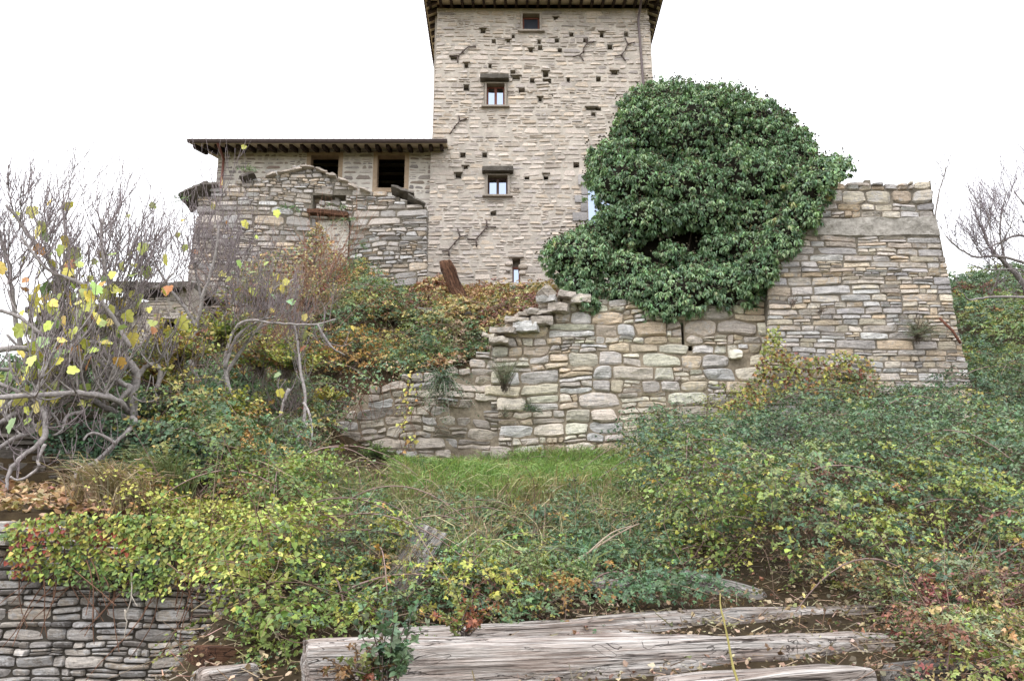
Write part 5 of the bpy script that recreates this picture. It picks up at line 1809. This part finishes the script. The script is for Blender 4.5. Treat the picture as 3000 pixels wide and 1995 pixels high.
def bush(name, label, cat, px, py, Y, R, seed, pal, ls=.05, n=40, kind='needle', upw=.5, leaves=26, sag=.25, width=1.0, stem_col=(120, 108, 100), mat='leaf', base=None, out=-.5, trif=False, cane_frac=.8, up=.4):
    """a small plant rooted at one point: a fan of leafy stems"""
    rng = np.random.default_rng(seed)
    b = P(px, py, Y) if base is None else np.asarray(base, float)
    d = nrm(unit(rng, n) * np.array([width, .6, .6]) + np.array([0, out, upw]))
    root = b + rng.standard_normal((n, 3)) * .03
    LL = R * rng.uniform(.45, 1.1, n)
    m, c = MB(), MB()
    sprays(m, rng, root, d, LL, leaves, sag, ls, pick(rng, pal, n), kind, trif, up, c, cane_frac, stem_col, .005, .1, droop=0, t0=.2)
    t = thing(name, b, label, cat)
    m.build('foliage', M[mat], t)
    if c.n:
        c.build('stems', M['stalk'], t)
    return t


GREYG = [(3, (132, 146, 118)), (2, (150, 158, 128)), (1.5, (150, 138, 120))]
bush('wall_shrub', 'upright grey-green shrub rooted in the left part of the rampart', 'shrub', 1478, 1130, AY - .15, .8, 311, GREYG, .07, 100, upw=1.0, leaves=30, width=.45)
bush('wall_shrub', 'round grey-green shrub growing from the bastion face beside the rusty bar', 'shrub', 2690, 985, BY - .1, .6, 312, GREYG, .065, 110, upw=.6, leaves=28, width=1.0)
bush('wall_shrub', 'drooping twiggy shrub with grey dead stems on the broken rampart end', 'shrub', 1300, 1110, AY - .25, .8, 313, [(3, (92, 112, 88)), (1, (120, 132, 100))], .06, 80, upw=.0, leaves=22, sag=.55, width=.8, stem_col=(186, 176, 168), kind='kite')
bush('wall_weed', 'small grey weed low on the rampart beside the big pale stones', 'weed', 1480, 1215, AY - .1, .28, 314, GREYG, .04, 40, upw=.6, leaves=18)
bush('wall_weed', 'small green weed right of its grey neighbour low on the rampart', 'weed', 1555, 1200, AY - .1, .3, 315, DEEP, .045, 40, upw=.5, leaves=18, kind='lance')
bush('wall_weed', 'dry reddish weed high on the left of the bastion face', 'weed', 2320, 890, BY - .1, .3, 316, [(2, (150, 120, 104)), (1, (130, 120, 96))], .04, 34, upw=.7, leaves=14)
bush('wall_weed', 'tiny dry weed under the pale streak on the bastion', 'weed', 2400, 915, BY - .1, .22, 317, [(2, (150, 130, 110))], .035, 24, upw=.5, leaves=12, width=1.3)
bush('herb_clump', 'soft dark green herb clump at the left end of the grass strip', 'herb', 0, 0, 0, .55, 318, [(3, (94, 128, 84)), (2, (112, 144, 92)), (1, (84, 112, 80))], .06, 130, kind='lance', upw=.9, leaves=26, width=1.6, base=raycast(1240, 1420) + np.array([0, 0, -.02]), out=-.2)
bush('herb_clump', 'bright weed clump at the broken foot of the rampart', 'herb', 0, 0, 0, .5, 319, [(3, (110, 142, 84)), (2, (140, 166, 90))], .06, 80, kind='lance', upw=.9, leaves=20, width=1.4, base=raycast(1100, 1345), out=-.2)
bush('bramble_sprig', 'bramble sprig with blue-green leaves leaning over the front beam', 'bramble', 1135, 1990, 4.55, .42, 320, BRAMBLE[:3], .046, 26, kind='ov', upw=1.3, leaves=9, sag=.2, width=.6, trif=True, out=-.2, up=.6)
bush('bramble_sprig', 'reddish bramble sprig trailing at the bottom edge beside the blue-green one', 'bramble', 1060, 1990, 4.5, .26, 321, [(2, (150, 96, 76)), (2, (132, 104, 72)), (1, (130, 140, 84))], .035, 22, kind='ov', upw=.7, leaves=8, width=1.0, trif=True, out=-.2)
bush('bramble_sprig', 'rusty bramble sprig sitting on the back beam', 'bramble', 1355, 1850, 5.5, .34, 322, [(2, (158, 100, 76)), (2, (150, 156, 90)), (1, (180, 150, 90))], .042, 26, kind='ov', upw=.8, leaves=8, width=1.0, trif=True, out=-.2)
for k, (a, b, l_) in enumerate([(715, 505, 'drooping feathery seedling on the crest of the ruin beside the dark slab'), (1015, 650, 'long-leaved seedling drooping from the ruined lintel'), (1045, 720, 'long-leaved seedling beside the blocked doorway of the ruin'), (985, 610, 'small seedling inside the broken hole of the ruin'),
                                (930, 690, 'long-leaved seedling at the left jamb of the blocked doorway'), (850, 620, 'small seedling on the left half of the ruined wall'), (1030, 770, 'pale green seedling low on the right half of the ruined wall'), (540, 590, 'feathery seedling hanging from the left end slab of the ruin')]):
    bush('seedling', l_, 'seedling', a, b, RY - .12, .5, 330 + k, [(3, (116, 146, 104)), (1, (140, 164, 110))], .15, 8, kind='lance', upw=.7, leaves=9, sag=.6, width=1.2, out=-.3)
# autumn leaves round the ends of the beams, bottom right
patch('autumn_bramble', 'reddish autumn bramble trailing over the right ends of the beams', 'brambles', None, 340, H=.42, scale=.5, dens=330, L=(.16, .36), n=8, ls=.03, pal=RUST + [(3, (150, 160, 88)), (2, (124, 140, 96))], pal_scale=.35, arches=8, dead=150, inner=.4,
      poly=[(2.2, 7.5), (2.75, 7.0), (2.7, 5.9), (2.1, 4.9), (2.7, 4.5), (4.3, 4.9), (4.8, 7.3), (3.1, 7.4)])
patch('yellow_vine', 'yellow-green heart-leaved vine draped down the bramble slope right of centre', 'vine',
      [(1880, 1470), (2020, 1440), (2080, 1500), (2240, 1640), (2300, 1740), (2150, 1730), (1960, 1690), (1880, 1600)], 341, H=.95, scale=.8, dens=150, L=(.25, .55), n=8, ls=.044, pal=VINE, pal_scale=.6, kind='heart', trif=False, arches=6, dead=60, lift=.1)
patch('corner_scrub', 'mixed bramble and vine scrub between the dry stone wall and the beam ends', 'scrub', None, 342, H=.42, scale=.6, dens=210, L=(.2, .45), n=8, ls=.037, pal=VINE[1:4] + BRAMBLE, pal_scale=.5, arches=3, dead=90, inner=.35,
      poly=[(-2.1, 7.4), (-1.85, 6.3), (-1.75, 5.6), (-1.25, 5.3), (-1.0, 5.9), (-.3, 6.2), (.2, 6.4), (.2, 7.3), (-.6, 7.8)])
patch('rampart_top_weeds', 'dry straw and green weeds spilling over the broken top of the rampart', 'weeds',
      [(1180, 1090), (1260, 950), (1600, 890), (1580, 930), (1460, 985), (1400, 1035), (1300, 1085)], 343, H=.42, scale=.6, dens=130, L=(.25, .6), n=9, ls=.06, pal=BRAMBLE2 + STRAW + RUST[:2], pal_scale=.6, arches=10, dead=260, inner=.3)

# ------------------------------------------------------------------ fig trees and bare trees
class Tree:
    def __init__(self, rng, bark=(174, 167, 165), twig=(160, 148, 150)):
        self.rng = rng
        self.limbs, self.twigs = MB(), MB()
        self.tips = []
        self.bark, self.twig = s2l(bark) * .75, s2l(twig) * .7

    def limb(self, pts, r0, r1, sub=4):
        """a traced main limb, smoothed"""
        pts = np.asarray(pts, float)
        n = len(pts)
        t = np.linspace(0, n - 1, (n - 1) * sub + 1)
        i = np.clip(t.astype(int), 0, n - 2)
        f = (t - i)[:, None]
        p0, p1, p2, p3 = pts[np.clip(i - 1, 0, n - 1)], pts[i], pts[i + 1], pts[np.clip(i + 2, 0, n - 1)]
        c = .5 * (2 * p1 + (p2 - p0) * f + (2 * p0 - 5 * p1 + 4 * p2 - p3) * f ** 2 + (3 * p1 - p0 - 3 * p2 + p3) * f ** 3)
        c = c + self.rng.standard_normal(c.shape) * r0 * .12
        self.limbs.tube(c, np.linspace(r0, r1, len(c)) * (1 + .08 * self.rng.standard_normal(len(c))), 7, 0, self.bark * self.rng.uniform(.8, 1.15))
        return c

    def shoot(self, p, d, L, r, level, upb=.5, thin=.0022):
        rng = self.rng
        n = 7 if level else 6
        pts = [np.array(p, float)]
        d = nrm(np.asarray(d, float))
        for k in range(n):
            d = nrm(d + UP * upb * .28 + rng.standard_normal(3) * .10)
            pts.append(pts[-1] + d * L / n)
        pts = np.array(pts)
        c = (self.bark if r > .008 else self.twig) * rng.uniform(.75, 1.2)
        (self.limbs if r > .011 else self.twigs).tube(pts, np.linspace(r, max(r * .5, thin), n + 1), 5 if r > .011 else 4, 0, c, True)
        if level == 0:
            self.tips.append((pts[-1], d))
            return
        m = rng.integers(3, 6) if level > 1 else rng.integers(2, 4)
        for k in range(m):
            f = rng.uniform(.25, .97)
            i = int(f * n)
            q = pts[i] + (pts[min(i + 1, n)] - pts[i]) * (f * n - i)
            s = unit(rng, 1)[0] * np.array([1, .7, .5])
            nd = nrm(d * .5 + s * .9 + UP * .25)
            self.shoot(q, nd, L * rng.uniform(.55, .95), max(r * .66, thin * 1.4), level - 1, upb * 1.1, thin)
        self.tips.append((pts[-1], d))

    def clothe(self, c, n, L, r, level, f0=.3, upb=.6, spread=1.0):
        rng = self.rng
        for k in range(n):
            i = int(rng.uniform(f0, 1.0) * (len(c) - 2))
            ax_ = nrm(c[i + 1] - c[i])
            s = unit(rng, 1)[0] * np.array([1, .8, .6]) * spread
            self.shoot(c[i], nrm(ax_ * .5 + s + UP * .3), L * rng.uniform(.6, 1.2), r, level, upb)

    def build(self, t):
        if self.limbs.n:
            self.limbs.build('limbs', M['bark'], t)
        if self.twigs.n:
            self.twigs.build('twigs', M['bark'], t)


def trace(pts, Y, dy=0):
    n = len(pts)
    return [P(a, b, Y + (dy * k / max(n - 1, 1) if not isinstance(dy, (list, tuple)) else dy[k])) for k, (a, b) in enumerate(pts)]


rng = np.random.default_rng(401)
FB = P(386, 1225, 10.6)
fig = thing('fig_tree', FB, 'big silvery fig tree at left with bare upswept twigs and a few large yellow leaves', 'tree')
T = Tree(rng)
stems = []
for (pts, Y, dy, r0, r1, n, L, lev) in [
    ([(386, 1235), (384, 1180), (398, 1110), (393, 1079), (361, 1040), (350, 1000), (344, 960), (340, 925), (328, 880), (319, 826), (306, 769), (297, 705), (298, 640)], 10.7, -.5, .06, .02, 26, .8, 2),
    ([(340, 926), (380, 903), (405, 877), (425, 850), (470, 835), (510, 800)], 10.4, .3, .034, .012, 9, .7, 2),
    ([(395, 1225), (384, 1140), (350, 1120), (328, 1080), (312, 1040), (290, 1005), (262, 1000)], 10.5, -.6, .042, .016, 9, .7, 2),
    ([(253, 1200), (250, 1130), (240, 1080), (222, 1035), (200, 980), (182, 900), (172, 826), (140, 760), (96, 705), (50, 640), (18, 600)], 10.9, -.8, .058, .018, 22, .62, 2),
    ([(386, 1215), (350, 1180), (300, 1160), (200, 1150), (100, 1160), (-20, 1165)], 10.5, -1.6, .042, .026, 18, .7, 2),
    ([(380, 1020), (330, 930), (265, 849), (210, 820), (153, 798), (110, 760), (60, 690)], 10.0, -.4, .03, .014, 14, .75, 2),
    ([(-40, 1030), (60, 1020), (110, 1030), (196, 1030), (240, 1080)], 9.6, 1.0, .036, .034, 9, .7, 2),
    ([(100, 1110), (60, 1010), (40, 900), (30, 800), (10, 720), (-10, 650)], 10.8, -.4, .04, .015, 16, .6, 2),
    ([(-60, 1250), (40, 1180), (110, 1150), (165, 1142), (260, 1167), (305, 1191), (380, 1230)], 9.8, .8, .036, .04, 8, .6, 2),
    ([(230, 1060), (215, 960), (196, 860), (188, 760), (190, 680), (185, 610)], 11.2, -.2, .03, .012, 14, .7, 2),
    ([(100, 1150), (125, 1190), (133, 1268), (105, 1307), (53, 1345), (25, 1391), (20, 1440)], 9.5, -.4, .04, .016, 7, .45, 1),
    ([(133, 1300), (112, 1345), (112, 1370), (62, 1405), (30, 1395)], 9.2, -.1, .02, .011, 5, .3, 1),
    ([(386, 1225), (396, 1237), (351, 1286), (284, 1349), (228, 1375), (220, 1405)], 10.2, -.7, .036, .012, 8, .4, 1),
    ([(340, 1300), (300, 1275), (262, 1270), (245, 1290)], 9.8, -.3, .022, .01, 5, .35, 1),
    ([(250, 1205), (210, 1212), (190, 1225), (180, 1260), (155, 1275)], 9.9, -.4, .024, .01, 6, .35, 1),
    ([(284, 1349), (290, 1380), (298, 1420)], 9.6, -.1, .016, .012, 1, .2, 0),
    ([(330, 1190), (372, 1150), (382, 1132), (385, 1180), (390, 1230)], 10.2, .2, .03, .034, 3, .4, 1),
    ([(400, 1110), (425, 1075), (452, 1068), (470, 1090), (460, 1140)], 10.7, .1, .034, .03, 5, .5, 2),
    ([(-60, 1080), (40, 1085), (160, 1120), (245, 1150)], 9.9, .7, .024, .03, 11, .5, 2),
    ([(-60, 1250), (0, 1240), (60, 1200), (150, 1178), (250, 1168)], 9.6, .9, .028, .034, 11, .5, 2),
    ([(-50, 1345), (30, 1290), (80, 1270), (125, 1235)], 9.2, .3, .022, .03, 7, .4, 2),
    ([(20, 980), (80, 1040), (140, 1080), (200, 1120), (245, 1160)], 10.2, .4, .016, .03, 10, .5, 2),
    ([(-40, 1110), (60, 1150), (140, 1200), (180, 1255)], 9.4, .2, .028, .012, 8, .4, 2),
    ([(130, 990), (230, 1010), (310, 1075), (350, 1130)], 10.0, .4, .014, .028, 9, .5, 2),
    ([(-30, 900), (60, 930), (130, 985), (200, 1000), (262, 1020), (330, 1050)], 9.9, .5, .022, .024, 10, .6, 2),
]:
    c = T.limb(trace(pts, Y, dy), r0, r1)
    T.clothe(c, int(n * .9), L, max(r1 * .5, .0066), lev, .35 if lev == 2 else .2, .75)
T.build(fig)
tips = np.array([t[0] for t in T.tips])
tdir = np.array([t[1] for t in T.tips])
prob = np.clip(1.1 - (tips[:, 0] + 6.0) / 2.0, .06, 1) * np.clip(1.45 - np.abs(tips[:, 2] - 4.0) / 1.0, .03, 1)
sel = rng.choice(len(tips), 330, replace=False, p=prob / prob.sum())
m = MB()
k = len(sel)
lt = nrm(tdir[sel] * .1 + rng.standard_normal((k, 3)) * .5 - UP * .75)
put_leaves(m, tips[sel], lt, nrm(np.array([0, -.6, .7]) + rng.standard_normal((k, 3)) * .5), rng.uniform(.08, .19, k), jitter(rng, pick(rng, FIGLEAF, k), .12), 'fig')
m.build('foliage', M['leaf'], fig)

rng = np.random.default_rng(402)
fig2 = thing('fig_tree', P(640, 1230, 12.0), 'slimmer bare fig with grey upright twigs in front of the ruined gable', 'tree')
T = Tree(rng)
for (pts, Y, dy, r0, r1, n, L, lev) in [
    ([(660, 1240), (600, 1150), (560, 1060), (575, 960), (588, 900), (602, 845), (625, 769), (636, 720), (640, 660)], 12.2, -.4, .042, .014, 13, .85, 2),
    ([(575, 960), (540, 900), (500, 850), (470, 800), (450, 760)], 12.0, -.2, .03, .012, 8, .7, 2),
    ([(690, 1200), (660, 1080), (680, 980), (720, 940), (790, 945), (850, 950), (930, 950), (985, 935)], 12.3, -.3, .03, .010, 14, .5, 2),
    ([(930, 950), (950, 985), (975, 1020), (1010, 1040)], 12.0, -.1, .018, .008, 5, .4, 1),
    ([(660, 1080), (690, 990), (760, 940), (810, 930)], 12.2, .1, .026, .012, 7, .6, 2),
    ([(640, 1130), (720, 1010), (780, 930), (800, 850), (860, 820)], 12.6, .2, .03, .012, 10, .7, 2),
    ([(890, 1250), (893, 1160), (880, 1080), (872, 1000), (862, 950)], 12.2, .2, .026, .014, 10, .5, 2),
    ([(890, 1180), (905, 1210), (915, 1260), (905, 1330)], 11.9, -.2, .02, .012, 4, .35, 1),
    ([(900, 1240), (870, 1300), (900, 1390)], 11.6, -.4, .022, .014, 3, .3, 1),
    ([(845, 1140), (830, 1180), (815, 1240)], 12.0, -.1, .026, .016, 3, .3, 1),
    ([(590, 900), (580, 820), (560, 740), (545, 690)], 12.2, -.1, .022, .01, 8, .6, 2),
    ([(640, 960), (690, 860), (700, 780), (740, 720)], 12.4, .0, .024, .01, 10, .7, 2),
]:
    c = T.limb(trace(pts, Y, dy), r0, r1)
    T.clothe(c, int(n * 1.0), L, max(r1 * .5, .0066), lev, .3, .8)
T.build(fig2)
tips = np.array([t[0] for t in T.tips])
sel = rng.choice(len(tips), 40, replace=False)
m = MB()
lt = nrm(rng.standard_normal((40, 3)) * .5 - UP * .75)
put_leaves(m, tips[sel], lt, nrm(np.array([0, -.6, .7]) + rng.standard_normal((40, 3)) * .5), rng.uniform(.07, .14, 40), jitter(rng, pick(rng, FIGLEAF, 40), .12), 'fig')
m.build('foliage', M['leaf'], fig2)

rng = np.random.default_rng(403)
bt = thing('bare_tree', P(2990, 1000, 19.5), 'bare grey tree spreading purple twigs at the right edge beyond the bastion', 'tree')
T = Tree(rng, (166, 158, 156), (150, 136, 144))
for (pts, Y, dy, r0, r1, n, L, lev) in [
    ([(3080, 1000), (2997, 833), (2947, 775), (2909, 737), (2880, 690)], 19.5, -.5, .11, .03, 10, 1.1, 2),
    ([(3030, 780), (2950, 755), (2900, 750), (2852, 752), (2800, 720), (2770, 690)], 19.3, -.6, .05, .02, 16, 1.0, 2),
    ([(3060, 720), (2990, 690), (2930, 710), (2870, 740)], 19.2, -.4, .05, .02, 14, 1.1, 2),
    ([(3060, 880), (3000, 871), (2898, 871), (2840, 879), (2825, 860)], 19.0, -.4, .05, .018, 12, .7, 1),
    ([(2947, 775), (2930, 690), (2935, 620), (2950, 560)], 19.4, -.2, .04, .014, 12, 1.0, 2),
    ([(3030, 830), (2990, 790), (2900, 790), (2830, 770)], 19.1, -.5, .03, .014, 10, .8, 2),
    ([(3060, 640), (3010, 610), (2970, 560)], 19.3, -.2, .04, .014, 9, 1.0, 2),
]:
    c = T.limb(trace(pts, Y, dy), r0 * .75, r1 * .7)
    T.clothe(c, n, L, max(r1 * .45, .008), lev, .2, .5)
T.build(bt)
rng = np.random.default_rng(404)
sp = thing('sapling', P(2750, 590, 18.2), 'small bare sapling sticking up behind the top corner of the bastion', 'sapling')
T = Tree(rng, (150, 142, 138), (120, 106, 108))
c = T.limb(trace([(2738, 640), (2752, 560), (2765, 520), (2772, 480)], 18.2, 0), .02, .007)
T.clothe(c, 7, .55, .008, 1, .3, .8)
T.build(sp)

# bare twiggy shrubs on the bank
for k, (px, py, Y, n, L, lab) in enumerate([(720, 1130, 14.0, 16, 1.0, 'leafless pinkish shrub with fine twigs on the bank between the two figs'), (850, 1010, 16.5, 18, 1.1, 'leafless twiggy shrub high on the bank below the blocked doorway'), (960, 900, 19.5, 16, 1.1, 'leafless shrub with rusty twigs at the foot of the ruined wall'),
                                          (480, 1240, 11.3, 12, .9, 'leafless grey shrub at the right end of the terrace wall'), (830, 1270, 13.2, 10, .7, 'low leafless grey shrub above the vine mound'), (560, 900, 19.0, 12, 1.2, 'leafless grey shrub standing at the left foot of the ruined wall')]):
    rng = np.random.default_rng(440 + k)
    bs = thing('bare_shrub', P(px, py, Y), lab, 'shrub')
    T = Tree(rng, (150, 136, 132), [(172, 134, 118), (166, 132, 116), (170, 122, 100), (150, 138, 136), (150, 138, 136), (148, 136, 136)][k])
    for q in range(n):
        T.shoot(P(px, py, Y) + rng.standard_normal(3) * .12, nrm(np.array([rng.normal() * .8, rng.normal() * .4 - .15, 1.0])), L * rng.uniform(.7, 1.3), .0085, 2, .25)
    T.build(bs)

# yellow-leaved young shrubs among the fig twigs
for k, (px, py, Y, R, lab) in enumerate([(520, 1060, 11.4, .95, 'pale yellow-leaved sapling beside the outbuilding window'), (560, 1290, 11.0, .8, 'yellow-green shrub under the fig at the end of the terrace wall'), (840, 1090, 13.0, .9, 'golden-leaved shrub on the bank below the ruin'),
                                          (770, 900, 14.5, 1.1, 'orange and yellow leafed shrub tangled in the slimmer fig'), (680, 1240, 11.6, .7, 'yellow-leaved shrub low on the bank between the figs'), (960, 1175, 13.5, .4, 'small bright yellow sprig at the broken end of the rampart'),
                                          (640, 1010, 12.6, .9, 'olive and yellow leafed shrub round the trunk of the slimmer fig'), (900, 900, 17.5, 1.1, 'russet-leaved shrub high on the bank near the ruined wall'), (450, 1130, 11.2, .75, 'sparse yellow shrub at the right side of the big fig'), (760, 1080, 13.4, .9, 'amber-leaved shrub in the middle of the bank')]):
    b = P(px, py, Y)
    bush('yellow_shrub', lab, 'shrub', px, py, Y, R, 420 + k, YELLOW if k in (0, 5, 8) else (AUTUMN if k in (3, 9) else (RUST if k == 7 else YELLOW + VINE)), .066, (130 if k in (3, 7) else 90) if k != 5 else 22, kind='heart', upw=.75, leaves=12, sag=.25, width=1.0, out=-.15, cane_frac=1.0, up=.5)

# ------------------------------------------------------------------ timber
def beam(name, label, p0, p1, h, d, mat, seed, cat='beam', amp=.03, n=(150, 12, 10), taper=0.0, roll=0.0, wave=.03, rnd=.45, freq=2.2, stretch=(.5, 2.6, 2.6), origin_px=None):
    """weathered timber from p0 to p1 (axis points); own X axis follows the grain"""
    p0, p1 = np.asarray(p0, float), np.asarray(p1, float)
    L = np.linalg.norm(p1 - p0)
    R = axes_from(p0, p1, roll=roll)
    m = MB()

    def shp(q):
        t = q[:, 0] / L
        q = q.copy()
        q[:, 1:] *= (1 - taper * (t + .5))[:, None]
        q[:, 2] += wave * noise3(np.stack([q[:, 0] * 1.1, 0 * t + seed, 0 * t], -1), seed)
        q[:, 1] += wave * noise3(np.stack([q[:, 0] * 1.1, 0 * t + seed + 9, 0 * t], -1), seed)
        # long splits and worn grain
        g = noise3(np.stack([q[:, 0] * 1.3, q[:, 1] * 26, q[:, 2] * 26], -1), seed + 3)
        cr = np.clip(.12 - np.abs(noise3(np.stack([q[:, 0] * .9, q[:, 1] * 15, q[:, 2] * 15], -1), seed + 4)), 0, 1) / .12
        rad = 1 + (.03 * g - .07 * cr)[:, None]
        q[:, 1:] *= rad
        # broken ends
        endf = np.clip(np.abs(t) * 2 - .97, 0, 1) / .03
        q[:, 0] += np.sign(t) * endf * .02 * noise3(np.stack([q[:, 1] * 14, q[:, 2] * 14, 0 * t + seed], -1), seed + 7)
        return q
    chunk(m, (L, d, h), (0, 0, 0), None, seed, rnd, amp, freq, n, 0, None, stretch, True, shp)
    o = m.build(name, M[mat], None, (0, 0, 0))
    o.matrix_world = Matrix.Translation(Vector((p0 + p1) / 2)) @ Matrix(R.tolist()).to_4x4()
    return tag(o, label, cat)


def mid_of(pxt, pyt, pxb, pyb, Y):
    return (P(pxt, pyt, Y) + P(pxb, pyb, Y)) / 2


# front beam: top edge 1900 (left) to 1858 (right); back beam above it
a0, a1 = P(872, 1902, 4.75), P(2610, 1862, 6.0)
beam('timber_beam', 'long silvery front beam with a sawn pinkish left end along the bottom edge', a0 + [0, .15, -.18], a1 + [0, .12, -.15], .36, .3, 'beam_wood', 501, taper=.15, n=(260, 18, 18), wave=.03, rnd=.22)
b0, b1 = P(1100, 1852, 5.6), P(2575, 1788, 6.9)
beam('timber_beam', 'long weathered beam lying behind the front one with a humped right end', b0 + [0, .1, -.10], b1 + [0, .1, -.10], .21, .24, 'beam_wood', 502, taper=-.15, n=(230, 18, 18), wave=.035, rnd=.25)
c0, c1 = P(935, 1890, 5.35), P(1420, 1862, 5.6)
beam('timber_beam', 'pink-brown plank half buried in leaves between the two long beams at left', c0 + [0, .1, -.08], c1 + [0, .1, -.08], .16, .22, 'beam_pink', 503, n=(110, 12, 10))
beam('timber_beam', 'sawn beam with a square end at the bottom edge right of centre', P(1960, 2010, 4.45) + [0, .1, -.08], P(2535, 1962, 4.9) + [0, .1, -.09], .2, .3, 'beam_wood', 504, n=(90, 14, 14), rnd=.2, wave=.01)
beam('log', 'short white weathered log at the bottom left edge', P(560, 1978, 5.0) + [0, .08, -.05], P(745, 1955, 5.3) + [0, .08, -.05], .15, .16, 'beam_wood', 505, 'log', n=(60, 14, 12), rnd=.8, wave=.03)
beam('log', 'reddish brown broken log behind the short white one', P(548, 1925, 5.35) + [0, .1, -.03], P(700, 1930, 5.7) + [0, .1, -.03], .19, .2, 'brown_wood', 506, 'log', n=(50, 14, 12), rnd=.4, wave=.03)
beam('plank', 'grey split plank leaning up the slope in the brambles', P(1128, 1790, 6.75) + [0, -.02, .02], P(1272, 1560, 7.2) + [0, 0, .02], .06, .25, 'grey_wood', 507, 'plank', n=(70, 12, 4), rnd=.2, wave=.012, roll=.5, amp=.012)
beam('log', 'dark split log sloping down to the right behind the beams', P(1990, 1700, 7.4), P(2240, 1762, 7.2), .15, .16, 'grey_wood', 508, 'log', n=(60, 14, 12), rnd=.8, wave=.03)
beam('log', 'dark log end poking out of the yellow leaves on the right slope', P(1850, 1690, 7.6), P(1990, 1715, 7.5), .13, .14, 'dark_log', 509, 'log', n=(40, 12, 12), rnd=.9)
beam('log', 'grey weathered log under the long diagonal stick', P(1450, 1640, 7.9), P(1590, 1690, 7.6), .13, .14, 'grey_wood', 510, 'log', n=(40, 12, 12), rnd=.9)
beam('log', 'low grey log with a broken end in the middle of the brambles', P(1720, 1712, 7.2), P(1850, 1730, 7.0), .12, .14, 'grey_wood', 511, 'log', n=(40, 12, 12), rnd=.9)
beam('log', 'grey log lying under the reddish leaves in the bottom right corner', P(2600, 1975, 5.3), P(2960, 1945, 5.6), .16, .18, 'grey_wood', 512, 'log', n=(80, 14, 12), rnd=.8)
beam('log', 'short split grey log at the right edge above the corner', P(2850, 1880, 6.0), P(2985, 1905, 5.9), .14, .15, 'grey_wood', 513, 'log', n=(40, 12, 12), rnd=.8)
beam('rotten_post', 'rotten brown wooden post leaning left in the autumn hedge', P(1362, 915, 21.6), P(1308, 762, 21.6), .36, .34, 'brown_wood', 514, 'post', n=(60, 20, 20), rnd=.5, amp=.13, taper=.12, wave=.03)
beam('broken_beam', 'broken grey-brown beam lying level below the rotten post', P(1222, 906, 20.6), P(1450, 928, 20.6), .16, .2, 'grey_wood', 515, 'beam', n=(80, 10, 10), rnd=.5, amp=.03)
beam('post_stump', 'short brown stake under the left end of the broken beam', P(1238, 975, 20.4), P(1232, 908, 20.5), .16, .18, 'brown_wood', 516, 'post', n=(24, 10, 10), rnd=.5)
beam('post_stump', 'dark sawn stake end on the bank above the rampart', P(1265, 1030, 19.8), P(1264, 978, 19.6), .22, .2, 'brown_wood', 517, 'post', n=(20, 12, 12), rnd=.9)


def stick(label, pts, Y, dy, r, col, seed, name='stick', cat='stick', forks=()):
    rng = np.random.default_rng(seed)
    T_ = Tree(rng, col, col)
    c = T_.limb(trace(pts, Y, dy), r, r * .45)
    for f in forks:
        T_.limb(trace(f, Y, dy), r * .6, r * .3)
    o = T_.limbs.build(name, M['stalk'])
    return tag(o, label, cat)


stick('long dead stick lying diagonally up to the yellow leaves', [(1560, 1702), (1640, 1668), (1720, 1622), (1800, 1570), (1872, 1533)], 7.3, .2, .014, (186, 168, 150), 601, forks=[[(1720, 1622), (1790, 1562), (1850, 1540)]])
stick('thin yellow-green stalk rising across the beams at right', [(2162, 2000), (2145, 1940), (2128, 1850), (2112, 1780), (2110, 1738)], 4.4, .1, .007, (176, 166, 104), 602, 'stalk', 'stalk')
stick('pale forked root dangling on the dry stone wall', [(385, 1670), (386, 1720), (384, 1755), (372, 1790), (366, 1800)], 6.85, 0, .007, (214, 204, 190), 603, 'root', 'root', forks=[[(386, 1745), (396, 1765), (404, 1776)]])
stick('pale root hanging below the forked one on the dry stone wall', [(366, 1785), (368, 1810), (372, 1822), (366, 1850), (366, 1872)], 6.85, 0, .006, (214, 204, 190), 604, 'root', 'root')
stick('straw stalk slanting across the right end of the dry stone wall', [(560, 1790), (590, 1770), (640, 1735), (668, 1715)], 6.8, 0, .006, (190, 174, 140), 605, 'stalk', 'stalk')
stick('brown crossed stem hanging over the right end of the dry stone wall', [(490, 1650), (540, 1685), (605, 1722)], 6.8, 0, .006, (150, 128, 104), 606, 'stalk', 'stalk')
